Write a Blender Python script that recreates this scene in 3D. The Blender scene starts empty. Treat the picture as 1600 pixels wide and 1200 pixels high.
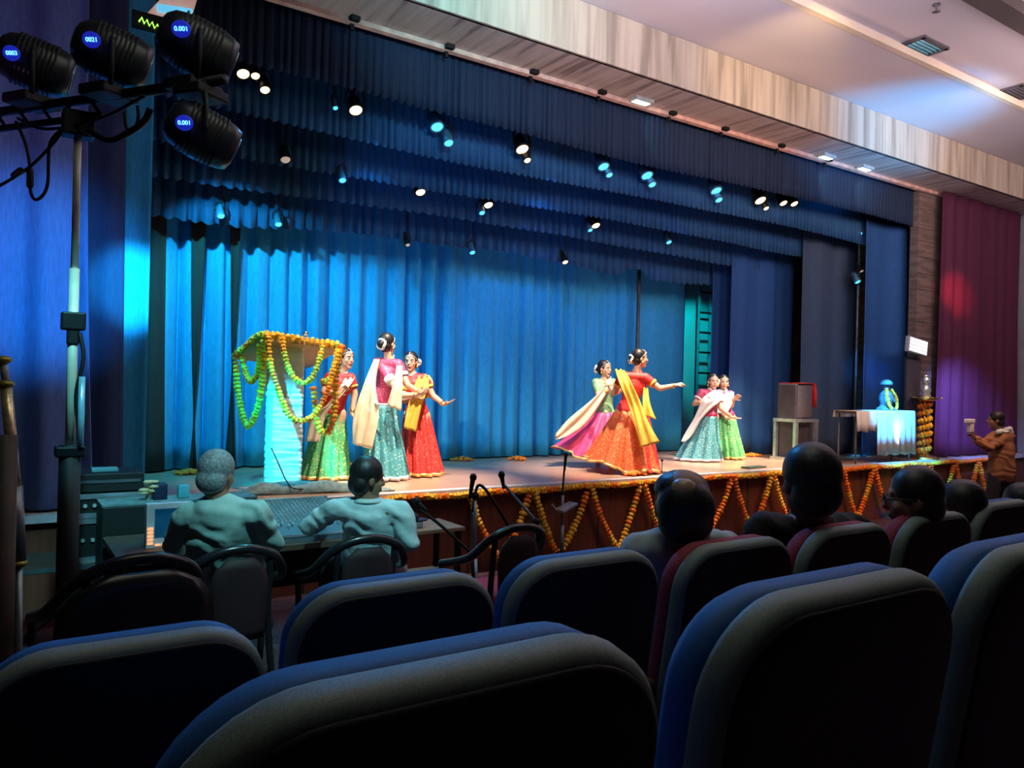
import bpy, bmesh, math, random
from mathutils import Vector, Matrix, noise
random.seed(7)
C = bpy.context.scene.collection
PI = math.pi
V = Vector
# ------------------------------------------------------------------ camera
FPX = 1220.0
CAMZ = 1.13                       # metres above the stage deck (deck is z = 0)
ROLL = math.radians(1.45)
fw = V((0.5555, 0.8315, 0)).normalized()
r0 = V((fw.y, -fw.x, 0))
up0 = V((0, 0, 1))
cr = r0 * math.cos(ROLL) + up0 * math.sin(ROLL)
cu = up0 * math.cos(ROLL) - r0 * math.sin(ROLL)
CAM = V((0, 0, CAMZ))
cam_d = bpy.data.cameras.new('camera'); cam = bpy.data.objects.new('camera', cam_d); C.objects.link(cam)
cam_d.sensor_fit = 'HORIZONTAL'; cam_d.sensor_width = 36; cam_d.lens = 36 * FPX / 1600
cam_d.clip_start = 0.02; cam_d.clip_end = 200
M = Matrix((cr, cu, -fw)).transposed().to_4x4(); M.translation = CAM
cam.matrix_world = M
bpy.context.scene.camera = cam
def P(px, py, d):                 # the place's point seen at that spot of the photo, d metres deep
    return CAM + fw * d + cr * ((px - 800) / FPX * d) + cu * ((600 - py) / FPX * d)
def ray(px, py): return fw + cr * ((px - 800) / FPX) + cu * ((600 - py) / FPX)
def GZ(px, py, z):                # where that sight line meets height z
    r = ray(px, py); return CAM + r * ((z - CAM.z) / r.z)
def GY(px, py, y):                # ... meets the upright plane Y = y
    r = ray(px, py); return CAM + r * (y / r.y)
def dep(p): return (V(p) - CAM).dot(fw)
# ------------------------------------------------------------------ view
sc = bpy.context.scene
sc.view_settings.view_transform = 'Standard'; sc.view_settings.look = 'None'
sc.view_settings.gamma = 1.0; sc.view_settings.use_curve_mapping = False
sc.view_settings.exposure = 0.0
w = bpy.data.worlds.new('World'); sc.world = w; w.use_nodes = True
w.node_tree.nodes['Background'].inputs[0].default_value = (0.10, 0.14, 0.22, 1)
w.node_tree.nodes['Background'].inputs[1].default_value = 0.0
# ------------------------------------------------------------------ lights
def spot(name, loc, to, col, e, ang=60, blend=.6, rad=.06):
    l = bpy.data.lights.new(name, 'SPOT'); l.energy = e; l.color = col; l.spot_size = math.radians(ang)
    l.spot_blend = blend; l.shadow_soft_size = rad
    o = bpy.data.objects.new(name, l); C.objects.link(o); o.location = loc
    o.rotation_euler = (V(to) - V(loc)).to_track_quat('-Z', 'Y').to_euler(); return o
def area(name, loc, to, col, e, sx, sy):
    l = bpy.data.lights.new(name, 'AREA'); l.energy = e; l.color = col; l.shape = 'RECTANGLE'; l.size = sx; l.size_y = sy
    o = bpy.data.objects.new(name, l); C.objects.link(o); o.location = loc
    o.rotation_euler = (V(to) - V(loc)).to_track_quat('-Z', 'Y').to_euler(); return o
CY = (.06, .62, 1.0); BL = (.03, .30, 1.0); WM = (1.0, .80, .62); OR = (1.0, .66, .30)
# washes on the backdrop, from among the borders and an added unseen spot behind the left leg
pL = GY(300, 226, 8.0)
spot('backdrop_wash_cyan', pL, (3.0, 9.95, .9), (.03, .66, 1), 430, 88, .6, .03)
spot('backdrop_wash_cyan', (3.4, 7.78, 3.85), (4.4, 9.9, .8), (.02, .50, 1), 150, 74, .8)
spot('backdrop_wash_blue', (5.8, 7.78, 3.85), (6.8, 9.9, .9), (.01, .36, 1), 150, 78, .8)
spot('backdrop_wash_blue', (8.4, 7.78, 3.85), (9.2, 9.8, .9), (.01, .30, 1), 80, 74, .8)
# added spots without fixtures in the house, aimed at the borders and curtains
spot('border_wash_blue', (2.6, 4.6, 1.9), (5.0, 9.2, 3.3), (.02, .34, 1), 170, 46, .9)
spot('border_wash_blue', (4.6, 4.8, 1.6), (8.2, 9.0, 3.4), (.02, .28, 1), 120, 46, .9)
spot('curtain_wash_blue', (.9, 4.9, 1.6), (.35, 7.36, 1.9), (.02, .42, 1), 300, 44, .9)
spot('curtain_wash_violet', (-.6, 4.2, 1.8), (-.2, 7.3, 3.3), (.55, .20, .62), 50, 60, .9)
spot('leg_wash_cyan', (1.5, 5.9, 2.2), (1.0, 7.66, 1.9), (.02, .60, 1), 520, 27, .7)
# warm key lights on the dancers from behind the proscenium soffit
for i, (x, tx, e) in enumerate([(2.6, 2.9, 650), (4.0, 4.0, 2000), (7.0, 7.0, 1800), (8.6, 8.0, 1500), (10.6, 9.9, 2600)]):
    spot('dancer_key_warm', (x, 6.75, 4.55), (tx, 8.0, .35), WM, e, 36, .85, .05)
spot('dancer_side_warm', (.6, 5.6, 3.4), (4.4, 8.3, 1.0), WM, 520, 26, .9, .05)
spot('dancer_side_warm', (5.2, 5.2, 4.4), (7.6, 8.2, .9), WM, 640, 24, .9, .05)
spot('dancer_side_warm', (7.6, 5.2, 4.6), (10.0, 8.3, .9), WM, 1300, 22, .9, .05)
spot('pillar_cyan', (.9, 5.9, 2.6), (2.3, 7.6, .8), (.0, .72, 1), 1500, 20, .7)
spot('garland_green', (.7, 5.9, 2.7), P(385, 600, 8.2), (.15, 1, .25), 130, 14, .8)
spot('house_right_blue', (13.0, 5.6, 2.0), (14.85, 7.4, .8), (.16, .26, 1), 1300, 46, 1.)
spot('house_right_red', (13.0, 5.8, 3.4), (14.65, 7.4, 3.0), (1, .08, .12), 420, 24, 1.)
spot('table_blue', (11.0, 6.4, 3.0), (12.6, 7.15, .2), (.02, .42, 1), 3400, 30, .7)
spot('oil_lamp_fill', (12.6, 5.4, 4.4), (13.75, 7.36, .8), (1, .66, .35), 520, 11, .8)  # unseen warm spot added to brighten the oil lamp
spot('leg_wash_blue', (10.6, 6.9, 2.0), (12.7, 8.0, 1.6), (.02, .36, 1), 260, 17, .9)
spot('upstage_gap_cyan', (10.6, 9.5, 3.4), (12.05, 11.2, 1.9), (.0, .85, .95), 330, 46, .7)
# unseen lights added to brighten the house ceiling, fascia and stage front
area('ceiling_wash', (6.0, 3.4, 4.72), (7.2, 4.6, 6.5), (.92, .78, .95), 190, 5.0, 2.0)
area('ceiling_wash', (12.5, 2.4, 4.72), (13.4, 4.6, 6.5), (1.0, .76, .78), 190, 5.0, 2.0)
spot('fascia_warm', (7.2, 4.5, 4.72), (8.4, 6.87, 5.22), OR, 150, 60, .9)
spot('fascia_warm', (11.2, 4.2, 4.72), (12.2, 6.87, 5.25), (1, .78, .55), 90, 60, .9)
spot('fascia_teal', (3.4, 4.9, 4.72), (4.2, 6.87, 5.22), (.20, .72, .85), 230, 80, .9)
spot('fascia_cyan', (11.2, 4.0, 2.6), GZ(1385, 185, 5.4), (.01, .42, 1), 900, 52, 1.)
for x, c, e in ((3.2, (.35, .72, .9), 50), (6.0, (.9, .72, .75), 50), (9.0, (1, .66, .6), 50), (12.4, (.75, .75, .9), 45)):
    spot('soffit_fill', (x, 7.0, .12), (x + .2, 7.15, 4.8), c, e * 3, 50, .9)  # unseen spots added at the stage front to brighten the soffit
spot('stage_front_warm', (10.2, 3.6, 4.6), (11.0, 7.1, -.3), (1, .50, .20), 560, 50, .9)
spot('stage_front_warm', (6.4, 3.8, 4.6), (7.6, 7.1, -.4), (1, .52, .25), 150, 44, .9)
# unseen fill lights added over the seats and the sound desk
area('house_fill', (1.8, 2.2, 4.9), (1.8, 2.3, 0), (.80, .85, .72), 34, 3, 2)
spot('desk_cyan', (1.0, 1.6, 4.2), (1.55, 4.5, .2), (.30, .90, 1), 700, 26, .8)
spot('desk_cyan', (3.0, 7.0, 4.4), (1.7, 5.0, .1), (.05, .70, 1), 400, 40, .8)
spot('rack_cyan', (.2, 2.5, 3.7), (.62, 6.1, .1), (.2, .85, 1), 700, 18, .8)
spot('house_blue_back', (3.6, 7.0, 4.5), (1.1, .9, .7), (.02, .34, 1), 520, 40, .8)
# ------------------------------------------------------------------ materials
MT = {}
def mat(name, col, rough=.6, metal=0., ns=8., na=.25, bump=.0, emit=None, es=0., bs=None, stretch=None, alpha=None, sheen=0.):
    if name in MT: return MT[name]
    m = bpy.data.materials.new(name); m.use_nodes = True; nt = m.node_tree; b = nt.nodes['Principled BSDF']
    tc = nt.nodes.new('ShaderNodeTexCoord'); mp = nt.nodes.new('ShaderNodeMapping')
    nt.links.new(tc.outputs['Object'], mp.inputs[0])
    if stretch: mp.inputs['Scale'].default_value = stretch
    n = nt.nodes.new('ShaderNodeTexNoise'); n.inputs['Scale'].default_value = ns; n.inputs['Detail'].default_value = 4
    nt.links.new(mp.outputs[0], n.inputs['Vector'])
    rp = nt.nodes.new('ShaderNodeMapRange'); rp.inputs['From Min'].default_value = .3; rp.inputs['From Max'].default_value = .7
    rp.inputs['To Min'].default_value = 1 - na; rp.inputs['To Max'].default_value = 1 + na
    nt.links.new(n.outputs[0], rp.inputs[0])
    mx = nt.nodes.new('ShaderNodeVectorMath'); mx.operation = 'SCALE'; mx.inputs[0].default_value = col[:3]
    nt.links.new(rp.outputs[0], mx.inputs['Scale']); nt.links.new(mx.outputs[0], b.inputs['Base Color'])
    b.inputs['Roughness'].default_value = rough; b.inputs['Metallic'].default_value = metal
    if sheen:
        b.inputs['Sheen Weight'].default_value = sheen
    if bump:
        bp = nt.nodes.new('ShaderNodeBump'); bp.inputs['Strength'].default_value = bump; bp.inputs['Distance'].default_value = .01
        if bs:
            n2 = nt.nodes.new('ShaderNodeTexNoise'); n2.inputs['Scale'].default_value = bs
            nt.links.new(mp.outputs[0], n2.inputs['Vector']); nt.links.new(n2.outputs[0], bp.inputs['Height'])
        else: nt.links.new(n.outputs[0], bp.inputs['Height'])
        nt.links.new(bp.outputs[0], b.inputs['Normal'])
    if emit:
        b.inputs['Emission Color'].default_value = (*emit, 1); b.inputs['Emission Strength'].default_value = es
    MT[name] = m; return m
def patterned(name, c1, c2, scale=40, rough=.5, kind='voronoi', thr=.35, metal=0., stretch=None, bump=0):
    if name in MT: return MT[name]
    m = bpy.data.materials.new(name); m.use_nodes = True; nt = m.node_tree; b = nt.nodes['Principled BSDF']
    tc = nt.nodes.new('ShaderNodeTexCoord'); mp = nt.nodes.new('ShaderNodeMapping')
    nt.links.new(tc.outputs['Object'], mp.inputs[0])
    if stretch: mp.inputs['Scale'].default_value = stretch
    if kind == 'voronoi':
        n = nt.nodes.new('ShaderNodeTexVoronoi'); n.inputs['Scale'].default_value = scale; out = n.outputs['Distance']
    elif kind == 'wave':
        n = nt.nodes.new('ShaderNodeTexWave'); n.inputs['Scale'].default_value = scale; n.inputs['Distortion'].default_value = 6
        n.inputs['Detail'].default_value = 3; out = n.outputs['Fac']
    else:
        n = nt.nodes.new('ShaderNodeTexNoise'); n.inputs['Scale'].default_value = scale; n.inputs['Detail'].default_value = 5; out = n.outputs[0]
    nt.links.new(mp.outputs[0], n.inputs['Vector'])
    cr_ = nt.nodes.new('ShaderNodeValToRGB'); cr_.color_ramp.elements[0].position = thr - .08; cr_.color_ramp.elements[1].position = thr + .08
    cr_.color_ramp.elements[0].color = (*c1, 1); cr_.color_ramp.elements[1].color = (*c2, 1)
    nt.links.new(out, cr_.inputs[0]); nt.links.new(cr_.outputs[0], b.inputs['Base Color'])
    b.inputs['Roughness'].default_value = rough; b.inputs['Metallic'].default_value = metal
    if bump:
        bp = nt.nodes.new('ShaderNodeBump'); bp.inputs['Strength'].default_value = bump; bp.inputs['Distance'].default_value = .01
        nt.links.new(out, bp.inputs['Height']); nt.links.new(bp.outputs[0], b.inputs['Normal'])
    MT[name] = m; return m
# ------------------------------------------------------------------ object helpers
def link_mesh(name, me, m=None, parent=None, smooth=True):
    if m is not None and not me.materials: me.materials.append(m)
    if smooth:
        for p in me.polygons: p.use_smooth = True
    o = bpy.data.objects.new(name, me); C.objects.link(o)
    if parent is not None:
        o.parent = parent
        bw = parent_world(parent)
        o.matrix_parent_inverse = bw.inverted()
    return o
WORLD = {}
def parent_world(p):
    mw = Matrix.LocRotScale(p.location, p.rotation_euler, p.scale)
    if p.parent: mw = parent_world(p.parent) @ p.matrix_parent_inverse @ mw
    return mw
def obj(name, bm, m=None, parent=None, smooth=True, recalc=True):
    if recalc: bmesh.ops.recalc_face_normals(bm, faces=bm.faces)
    me = bpy.data.meshes.new(name); bm.to_mesh(me); bm.free()
    return link_mesh(name, me, m, parent, smooth)
def tag(o, label, cat, group=None, kind=None):
    if label: o['label'] = label
    if cat: o['category'] = cat
    if group: o['group'] = group
    if kind: o['kind'] = kind
    return o
def thing(name, label, cat, loc=(0, 0, 0), rz=0, group=None):
    o = bpy.data.objects.new(name, None); C.objects.link(o); o.location = loc; o.rotation_euler = (0, 0, rz)
    o.empty_display_size = .1
    return tag(o, label, cat, group)
def struct(name, bm, m, smooth=False):
    o = obj(name, bm, m, None, smooth); o['kind'] = 'structure'; return o
def dup(root, loc, rz, label=None, group=None, scale=None):
    def cp(o, par):
        c = o.copy(); C.objects.link(c)
        if par is not None: c.parent = par; c.matrix_parent_inverse = o.matrix_parent_inverse.copy()
        for ch in list(o.children): cp(ch, c)
        return c
    r = cp(root, None); r.location = loc; r.rotation_euler = (0, 0, rz)
    if scale: r.scale = scale
    if label: r['label'] = label
    if group: r['group'] = group
    return r
# ------------------------------------------------------------------ mesh helpers
def B(): return bmesh.new()
def box(bm, c, s, rz=0, M3=None, bev=0):
    b2 = bmesh.new() if bev else bm
    r = bmesh.ops.create_cube(b2, size=1)
    for v in r['verts']: v.co = V((v.co.x * s[0], v.co.y * s[1], v.co.z * s[2]))
    if bev: bmesh.ops.bevel(b2, geom=list(b2.edges), offset=bev, segments=2, affect='EDGES', profile=.5)
    R = M3 if M3 is not None else Matrix.Rotation(rz, 3, 'Z')
    for v in (b2.verts if bev else r['verts']): v.co = R @ v.co + V(c)
    if bev: merge(bm, b2)
def merge(bm, b2):
    me = bpy.data.meshes.new('t'); b2.to_mesh(me); b2.free(); bm.from_mesh(me); bpy.data.meshes.remove(me)
def bx(bm, a, b):
    box(bm, [(a[i] + b[i]) / 2 for i in range(3)], [abs(a[i] - b[i]) for i in range(3)])
def frame_of(d):
    d = d.normalized(); a = V((0, 0, 1)) if abs(d.z) < .9 else V((1, 0, 0))
    x = a.cross(d).normalized(); return x, d.cross(x).normalized(), d
def loft(bm, rings, closed=True, cap=True):
    vs = [[bm.verts.new(p) for p in r] for r in rings]; n = len(rings[0])
    for i in range(len(vs) - 1):
        for j in range(n if closed else n - 1):
            k = (j + 1) % n
            bm.faces.new((vs[i][j], vs[i][k], vs[i + 1][k], vs[i + 1][j]))
    if cap and closed:
        bm.faces.new(vs[0][::-1]); bm.faces.new(vs[-1])
    return vs
def ring(c, x, y, rx, ry, n=12, pw=1):
    o = []
    for i in range(n):
        a = 2 * PI * i / n; ca, sa = math.cos(a), math.sin(a)
        if pw != 1: ca = math.copysign(abs(ca) ** pw, ca); sa = math.copysign(abs(sa) ** pw, sa)
        o.append(V(c) + x * (rx * ca) + y * (ry * sa))
    return o
def caps(bm, p0, p1, ra, rb, n=12, flat=1., fx=None):
    p0, p1 = V(p0), V(p1); d = p1 - p0
    if d.length < 1e-5: d = V((0, 0, 1e-4))
    x, y, z = frame_of(d)
    if fx is not None:
        x = (V(fx) - z * V(fx).dot(z)).normalized(); y = z.cross(x)
    rs = []
    for a in (80, 55, 28): rs.append(ring(p0 - z * ra * math.sin(math.radians(a)), x, y, ra * math.cos(math.radians(a)), ra * flat * math.cos(math.radians(a)), n))
    rs.append(ring(p0, x, y, ra, ra * flat, n)); rs.append(ring(p1, x, y, rb, rb * flat, n))
    for a in (28, 55, 80): rs.append(ring(p1 + z * rb * math.sin(math.radians(a)), x, y, rb * math.cos(math.radians(a)), rb * flat * math.cos(math.radians(a)), n))
    loft(bm, rs)
def ell(bm, c, x, y, z, n=14, m=9):
    c = V(c); rs = []
    for i in range(1, m):
        a = PI * i / m - PI / 2
        rs.append([c + V(z) * math.sin(a) + (V(x) * math.cos(2 * PI * j / n) + V(y) * math.sin(2 * PI * j / n)) * math.cos(a) for j in range(n)])
    loft(bm, rs)
def smooth_path(pts, sub=6):
    pts = [V(p) for p in pts]; out = []
    for i in range(len(pts) - 1):
        a = pts[max(i - 1, 0)]; b = pts[i]; c = pts[i + 1]; d = pts[min(i + 2, len(pts) - 1)]
        for k in range(sub):
            t = k / sub
            out.append(.5 * ((2 * b) + (c - a) * t + (2 * a - 5 * b + 4 * c - d) * t * t + (3 * b - a - 3 * c + d) * t ** 3))
    out.append(pts[-1]); return out
def tube(bm, pts, r, n=8, sub=5, flat=1.):
    ps = smooth_path(pts, sub) if sub > 1 else [V(p) for p in pts]
    rs = []; px_ = None
    for i, p in enumerate(ps):
        d = (ps[min(i + 1, len(ps) - 1)] - ps[max(i - 1, 0)])
        if d.length < 1e-7: d = V((0, 0, 1))
        x, y, z = frame_of(d)
        if px_ is not None:
            x = px_ - z * px_.dot(z)
            x = x.normalized() if x.length > 1e-6 else frame_of(d)[0]
            y = z.cross(x)
        px_ = x
        rr = r if not callable(r) else r(i / (len(ps) - 1))
        rs.append(ring(p, x, y, rr, rr * flat, n))
    loft(bm, rs)
def cyl(bm, p0, p1, r, r2=None, n=16):
    p0, p1 = V(p0), V(p1); x, y, z = frame_of(p1 - p0)
    loft(bm, [ring(p0, x, y, r, r, n), ring(p1, x, y, r2 if r2 is not None else r, r2 if r2 is not None else r, n)])
def lathe(bm, c, prof, n=24, axis=None):
    c = V(c); x, y, z = (V((1, 0, 0)), V((0, 1, 0)), V((0, 0, 1))) if axis is None else frame_of(V(axis))
    loft(bm, [ring(c + z * h, x, y, max(r, .0005), max(r, .0005), n) for r, h in prof])
def blob(name, bm, vox, m, parent, sm=5, fac=.5, solid=None):
    """union of closed shapes as ONE continuous surface"""
    me = bpy.data.meshes.new(name); bm.to_mesh(me); bm.free()
    o = bpy.data.objects.new('tmp', me); C.objects.link(o)
    r = o.modifiers.new('r', 'REMESH'); r.mode = 'VOXEL'; r.voxel_size = vox; r.use_smooth_shade = True
    s = o.modifiers.new('s', 'SMOOTH'); s.factor = fac; s.iterations = sm
    dg = bpy.context.evaluated_depsgraph_get(); dg.update()
    me2 = bpy.data.meshes.new_from_object(o.evaluated_get(dg)); me2.name = name
    bpy.data.objects.remove(o); bpy.data.meshes.remove(me)
    me2.materials.clear()
    return link_mesh(name, me2, m, parent)
def solidify(o, t, off=0):
    s = o.modifiers.new('solid', 'SOLIDIFY'); s.thickness = t; s.offset = off; return o
def fnoise(x, s): return noise.noise(V((x, s * 13.7, s * 3.1)))
def sheet(name, p0, p1, z0, z1, amp, lam, seed, m, nz=14, flare=0., sag=None, top_amp=.6, parent=None, wander=0., thick=.012, scallop=0.):
    """a hanging cloth with vertical folds between p0 and p1"""
    p0, p1 = V((p0[0], p0[1], 0)), V((p1[0], p1[1], 0)); L = (p1 - p0).length; t_ = (p1 - p0) / L; nrm = V((-t_.y, t_.x, 0))
    nx = max(12, int(L / lam * 12)); bm = B(); rows = []
    for k in range(nz + 1):
        f = k / nz; row = []
        for i in range(nx + 1):
            u = L * i / nx
            ph = 2 * PI * u / lam + 2.4 * fnoise(u / lam * .45, seed) + wander * f * 2.0 * fnoise(u / lam * .3 + 9, seed + 1)
            a = amp * (top_amp + (1 - top_amp) * f) * (.75 + .7 * fnoise(u * 1.3, seed + 3))
            zb = z0 + (sag(i / nx) if sag else 0) + scallop * math.sin(ph)
            z = z1 + (zb - z1) * f
            off = a * (math.sin(ph) + .25 * math.sin(2.3 * ph + 1))
            uu = u + flare * f * f * (u - L / 2) / L + .25 * a * math.cos(ph)
            row.append(p0 + t_ * uu + nrm * off + V((0, 0, z)))
        rows.append(row)
    loft(bm, rows, closed=False, cap=False)
    o = obj(name, bm, m, parent, True, False)
    return solidify(o, thick)
# ------------------------------------------------------------------ the hall
SY = 7.15; SX0, SX1 = -3.2, 17.6; ZC = 5.4
def floor_z(y):
    if y < 2.2: return -.12 - .2 * (y - .59)
    return -.442 - (y - 2.2) * .0925
carpet = patterned('carpet', (.05, .02, .03), (.12, .05, .07), 30, .95, 'noise', .5)
wood_deck = mat('stage_planks', (.52, .32, .22), .28, 0, 3, .22, .05, stretch=(.5, 9, 1))
brown_panel = mat('brown_laminate', (.17, .052, .028), .45, 0, 3, .3, .03, stretch=(6, 6, .4))
black_paint = mat('black_wall', (.012, .013, .018), .9, 0, 4, .3)
ceil_m = mat('ceiling_plaster', (.62, .56, .57), .85, 0, 1.2, .03)
cream = mat('cream_trim', (.75, .62, .45), .6, 0, 3, .05)
dark_trim = mat('brown_trim', (.10, .075, .065), .7, 0, 3, .1)
brick = patterned('brown_block_wall', (.16, .10, .08), (.24, .16, .13), 2.2, .8, 'noise', .5, stretch=(1, 1, 6))
def grain(name, vec, c1, c2, c3):
    m = bpy.data.materials.new(name); m.use_nodes = True; nt = m.node_tree; b = nt.nodes['Principled BSDF']
    tc = nt.nodes.new('ShaderNodeTexCoord'); mp = nt.nodes.new('ShaderNodeMapping'); mp.inputs['Scale'].default_value = vec
    nt.links.new(tc.outputs['Object'], mp.inputs[0])
    n = nt.nodes.new('ShaderNodeTexNoise'); n.inputs['Scale'].default_value = 1; n.inputs['Detail'].default_value = 5; n.inputs['Distortion'].default_value = .3
    nt.links.new(mp.outputs[0], n.inputs['Vector'])
    r = nt.nodes.new('ShaderNodeValToRGB'); e = r.color_ramp.elements
    e[0].position = .36; e[0].color = (*c1, 1); e[1].position = .62; e[1].color = (*c3, 1)
    k = e.new(.45); k.color = (*c2, 1)
    nt.links.new(n.outputs[0], r.inputs[0]); nt.links.new(r.outputs[0], b.inputs['Base Color']); b.inputs['Roughness'].default_value = .5
    return m
grain_v = grain('streaked_veneer_upright', (9, 9, .5), (.33, .27, .20), (.46, .38, .28), (.60, .51, .38))
grain_h = grain('streaked_veneer_soffit', (11, .8, 11), (.26, .19, .17), (.46, .36, .32), (.56, .46, .41))
# floor: sloping auditorium
bm = B(); ys = [-3, 2.2, SY + .1]; rows = [[V((x, y, floor_z(y))) for x in (SX0, SX1)] for y in ys]
rows2 = [[V((x, y, floor_z(y) - .12)) for x in (SX0, SX1)] for y in ys]
for a in range(2):
    va = [bm.verts.new(p) for p in (rows[a][0], rows[a][1], rows[a + 1][1], rows[a + 1][0])]; bm.faces.new(va)
    vb = [bm.verts.new(p) for p in (rows2[a][0], rows2[a][1], rows2[a + 1][1], rows2[a + 1][0])]; bm.faces.new(vb[::-1])
struct('floor', bm, carpet)
# stage platform: deck, front panel with slats joints, nosing
bm = B(); bx(bm, (SX0, SY, -.06), (SX1, 11.2, 0)); st = struct('floor_stage', bm, wood_deck)
bm = B(); bx(bm, (SX0, SY + .05, -1.0), (SX1, SY + .12, -.06))
struct('wall_stage_front', bm, brown_panel)
bm = B()
for k in range(24): bx(bm, (SX0 + .3 + k * .9, SY + .035, -.95), (SX0 + .315 + k * .9, SY + .05, -.06))
struct('trim_1', bm, dark_trim)
bm = B(); bx(bm, (SX0, SY - .03, -.055), (SX1, SY + .10, .006))
struct('trim_2', bm, mat('white_stage_nosing', (.6, .64, .7), .5))
# outer walls
bm = B(); bx(bm, (SX0 - .15, -3, -1.1), (SX0, 11.2, 6)); struct('wall_left', bm, black_paint)
bm = B(); bx(bm, (17.3, -3, -1.1), (17.45, 11.2, 6)); struct('wall_right', bm, mat('grey_wall', (.32, .33, .36), .8, 0, 3, .1))
bm = B(); bx(bm, (SX0, 11.2, -.1), (SX1, 11.35, 6)); struct('wall_back', bm, mat('upstage_wall_teal', (.25, .45, .45), .8, 0, 2, .1))
bm = B(); bx(bm, (SX0, -3.15, -1), (SX1, -3, 6)); struct('wall_rear', bm, black_paint)
# stage roof above the borders
bm = B(); bx(bm, (SX0, 7.62, 6.0), (SX1, 11.3, 6.1)); struct('ceiling_stage', bm, black_paint)
# proscenium: soffit, fascia, house ceiling
bm = B(); bx(bm, (SX0, 6.87, 4.81), (SX1, 7.6, 4.87)); struct('trim_3', bm, grain_h)
bm = B(); bx(bm, (SX0, 6.84, 4.81), (SX1, 6.9, ZC)); struct('trim_4', bm, grain_v)
bm = B(); bx(bm, (SX0, 7.54, 4.76), (SX1, 7.62, 6.0)); struct('wall_proscenium_header', bm, mat('salmon_lip', (.85, .50, .40), .6))
bm = B(); bx(bm, (SX0, 5.53, ZC), (SX1, 7.0, ZC + .2)); struct('ceiling_lower', bm, ceil_m)
bm = B(); bx(bm, (SX0, 5.45, ZC - .005), (SX1, 5.53, ZC + .085)); struct('trim_5', bm, cream)
bm = B(); bx(bm, (SX0, -3, ZC + .16), (SX1, 5.6, ZC + .3)); struct('ceiling', bm, ceil_m)
bm = B(); bx(bm, (SX0, 4.15, ZC + .02), (SX1, 4.4, ZC + .16)); struct('trim_6', bm, dark_trim)
# right proscenium pier and wing wall
bm = B(); bx(bm, (13.72, 7.6, 0), (15.0, 7.75, 4.81)); struct('wall_pier_right', bm, brick)
bm = B()
for k in range(16): bx(bm, (13.715, 7.592, .4 + k * .29), (15.0, 7.6, .408 + k * .29))
struct('trim_7', bm, dark_trim)
bm = B(); bx(bm, (13.1, 11.12, 0), (15.6, 11.2, 6)); struct('wall_back_right', bm, brick)
bm = B(); bx(bm, (15.6, 7.75, 0), (15.7, 11.2, 6)); struct('wall_wing_right', bm, brick)
bm = B(); bx(bm, (SX0, 7.72, 0), (.9, 7.8, 4.81)); struct('wall_pier_left', bm, black_paint)
bm = B(); bx(bm, (15.0, 7.6, 0), (17.3, 7.75, 4.81)); struct('wall_side_right', bm, mat('maroon_black_wall', (.03, .012, .016), .9))
# ------------------------------------------------------------------ curtains
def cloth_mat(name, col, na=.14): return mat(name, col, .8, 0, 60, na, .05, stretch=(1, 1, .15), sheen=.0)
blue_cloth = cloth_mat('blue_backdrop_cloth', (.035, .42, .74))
navy = cloth_mat('navy_border_cloth', (.016, .095, .23))
navy_shade = cloth_mat('navy_border_cloth_shaded', (.004, .018, .055)); navy2 = cloth_mat('navy_leg_cloth', (.02, .10, .30))  # first border's cloth darkened in colour to stand in for shade
grey_leg = cloth_mat('charcoal_leg_cloth', (.05, .085, .14))
red_cloth = cloth_mat('crimson_velvet', (.10, .012, .045))
violet_cloth = cloth_mat('house_left_velvet', (.16, .26, .60))
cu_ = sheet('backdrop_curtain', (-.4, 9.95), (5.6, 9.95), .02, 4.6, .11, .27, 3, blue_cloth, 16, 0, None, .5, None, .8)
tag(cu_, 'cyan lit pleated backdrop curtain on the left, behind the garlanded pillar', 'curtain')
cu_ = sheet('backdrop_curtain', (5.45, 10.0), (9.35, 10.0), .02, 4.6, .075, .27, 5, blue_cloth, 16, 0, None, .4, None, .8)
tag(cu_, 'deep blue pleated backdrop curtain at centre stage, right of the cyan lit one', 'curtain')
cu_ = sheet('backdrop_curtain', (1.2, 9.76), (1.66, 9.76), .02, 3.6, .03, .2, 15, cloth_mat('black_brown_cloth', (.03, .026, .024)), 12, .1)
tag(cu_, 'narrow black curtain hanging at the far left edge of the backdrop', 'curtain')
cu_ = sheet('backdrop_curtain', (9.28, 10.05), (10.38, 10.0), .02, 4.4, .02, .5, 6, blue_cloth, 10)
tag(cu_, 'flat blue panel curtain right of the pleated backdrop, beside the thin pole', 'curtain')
for i, (a, b, lb) in enumerate([(1.93, 2.10, 'black vertical strip of curtain hanging over the cyan backdrop, first from the left'), (2.38, 2.50, 'narrower black strip of curtain over the cyan backdrop, left of the garlanded pillar')]):
    cu_ = sheet('black_tab_curtain', (a, 9.78), (b, 9.78), .02, 3.5, .02, .15, 16 + i, MT['black_brown_cloth'], 12, -.25); tag(cu_, lb, 'curtain')
bm = B(); cyl(bm, (8.98, 9.7, .0), (8.98, 9.7, 3.1), .03)
tag(obj('curtain_pole', bm, mat('dull_brass_pole', (.16, .13, .09), .5, .4)), 'thin dark upright pole between pleated backdrop and flat blue panel', 'pole')
legs = [((10.33, 9.3), (10.95, 9.3), .03, navy2, 'narrow blue leg curtain right beside the bright cyan gap'),
        ((10.41, 8.95), (12.07, 8.95), .035, navy2, 'wide dark blue leg curtain behind the two rightmost dancers'),
        ((11.63, 8.45), (13.2, 8.45), .06, grey_leg, 'charcoal leg curtain behind the loudspeaker with red cloth'),
        ((12.72, 8.0), (13.95, 8.0), .13, navy2, 'blue leg curtain nearest the brick pier, behind the cloth covered table')]
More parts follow.
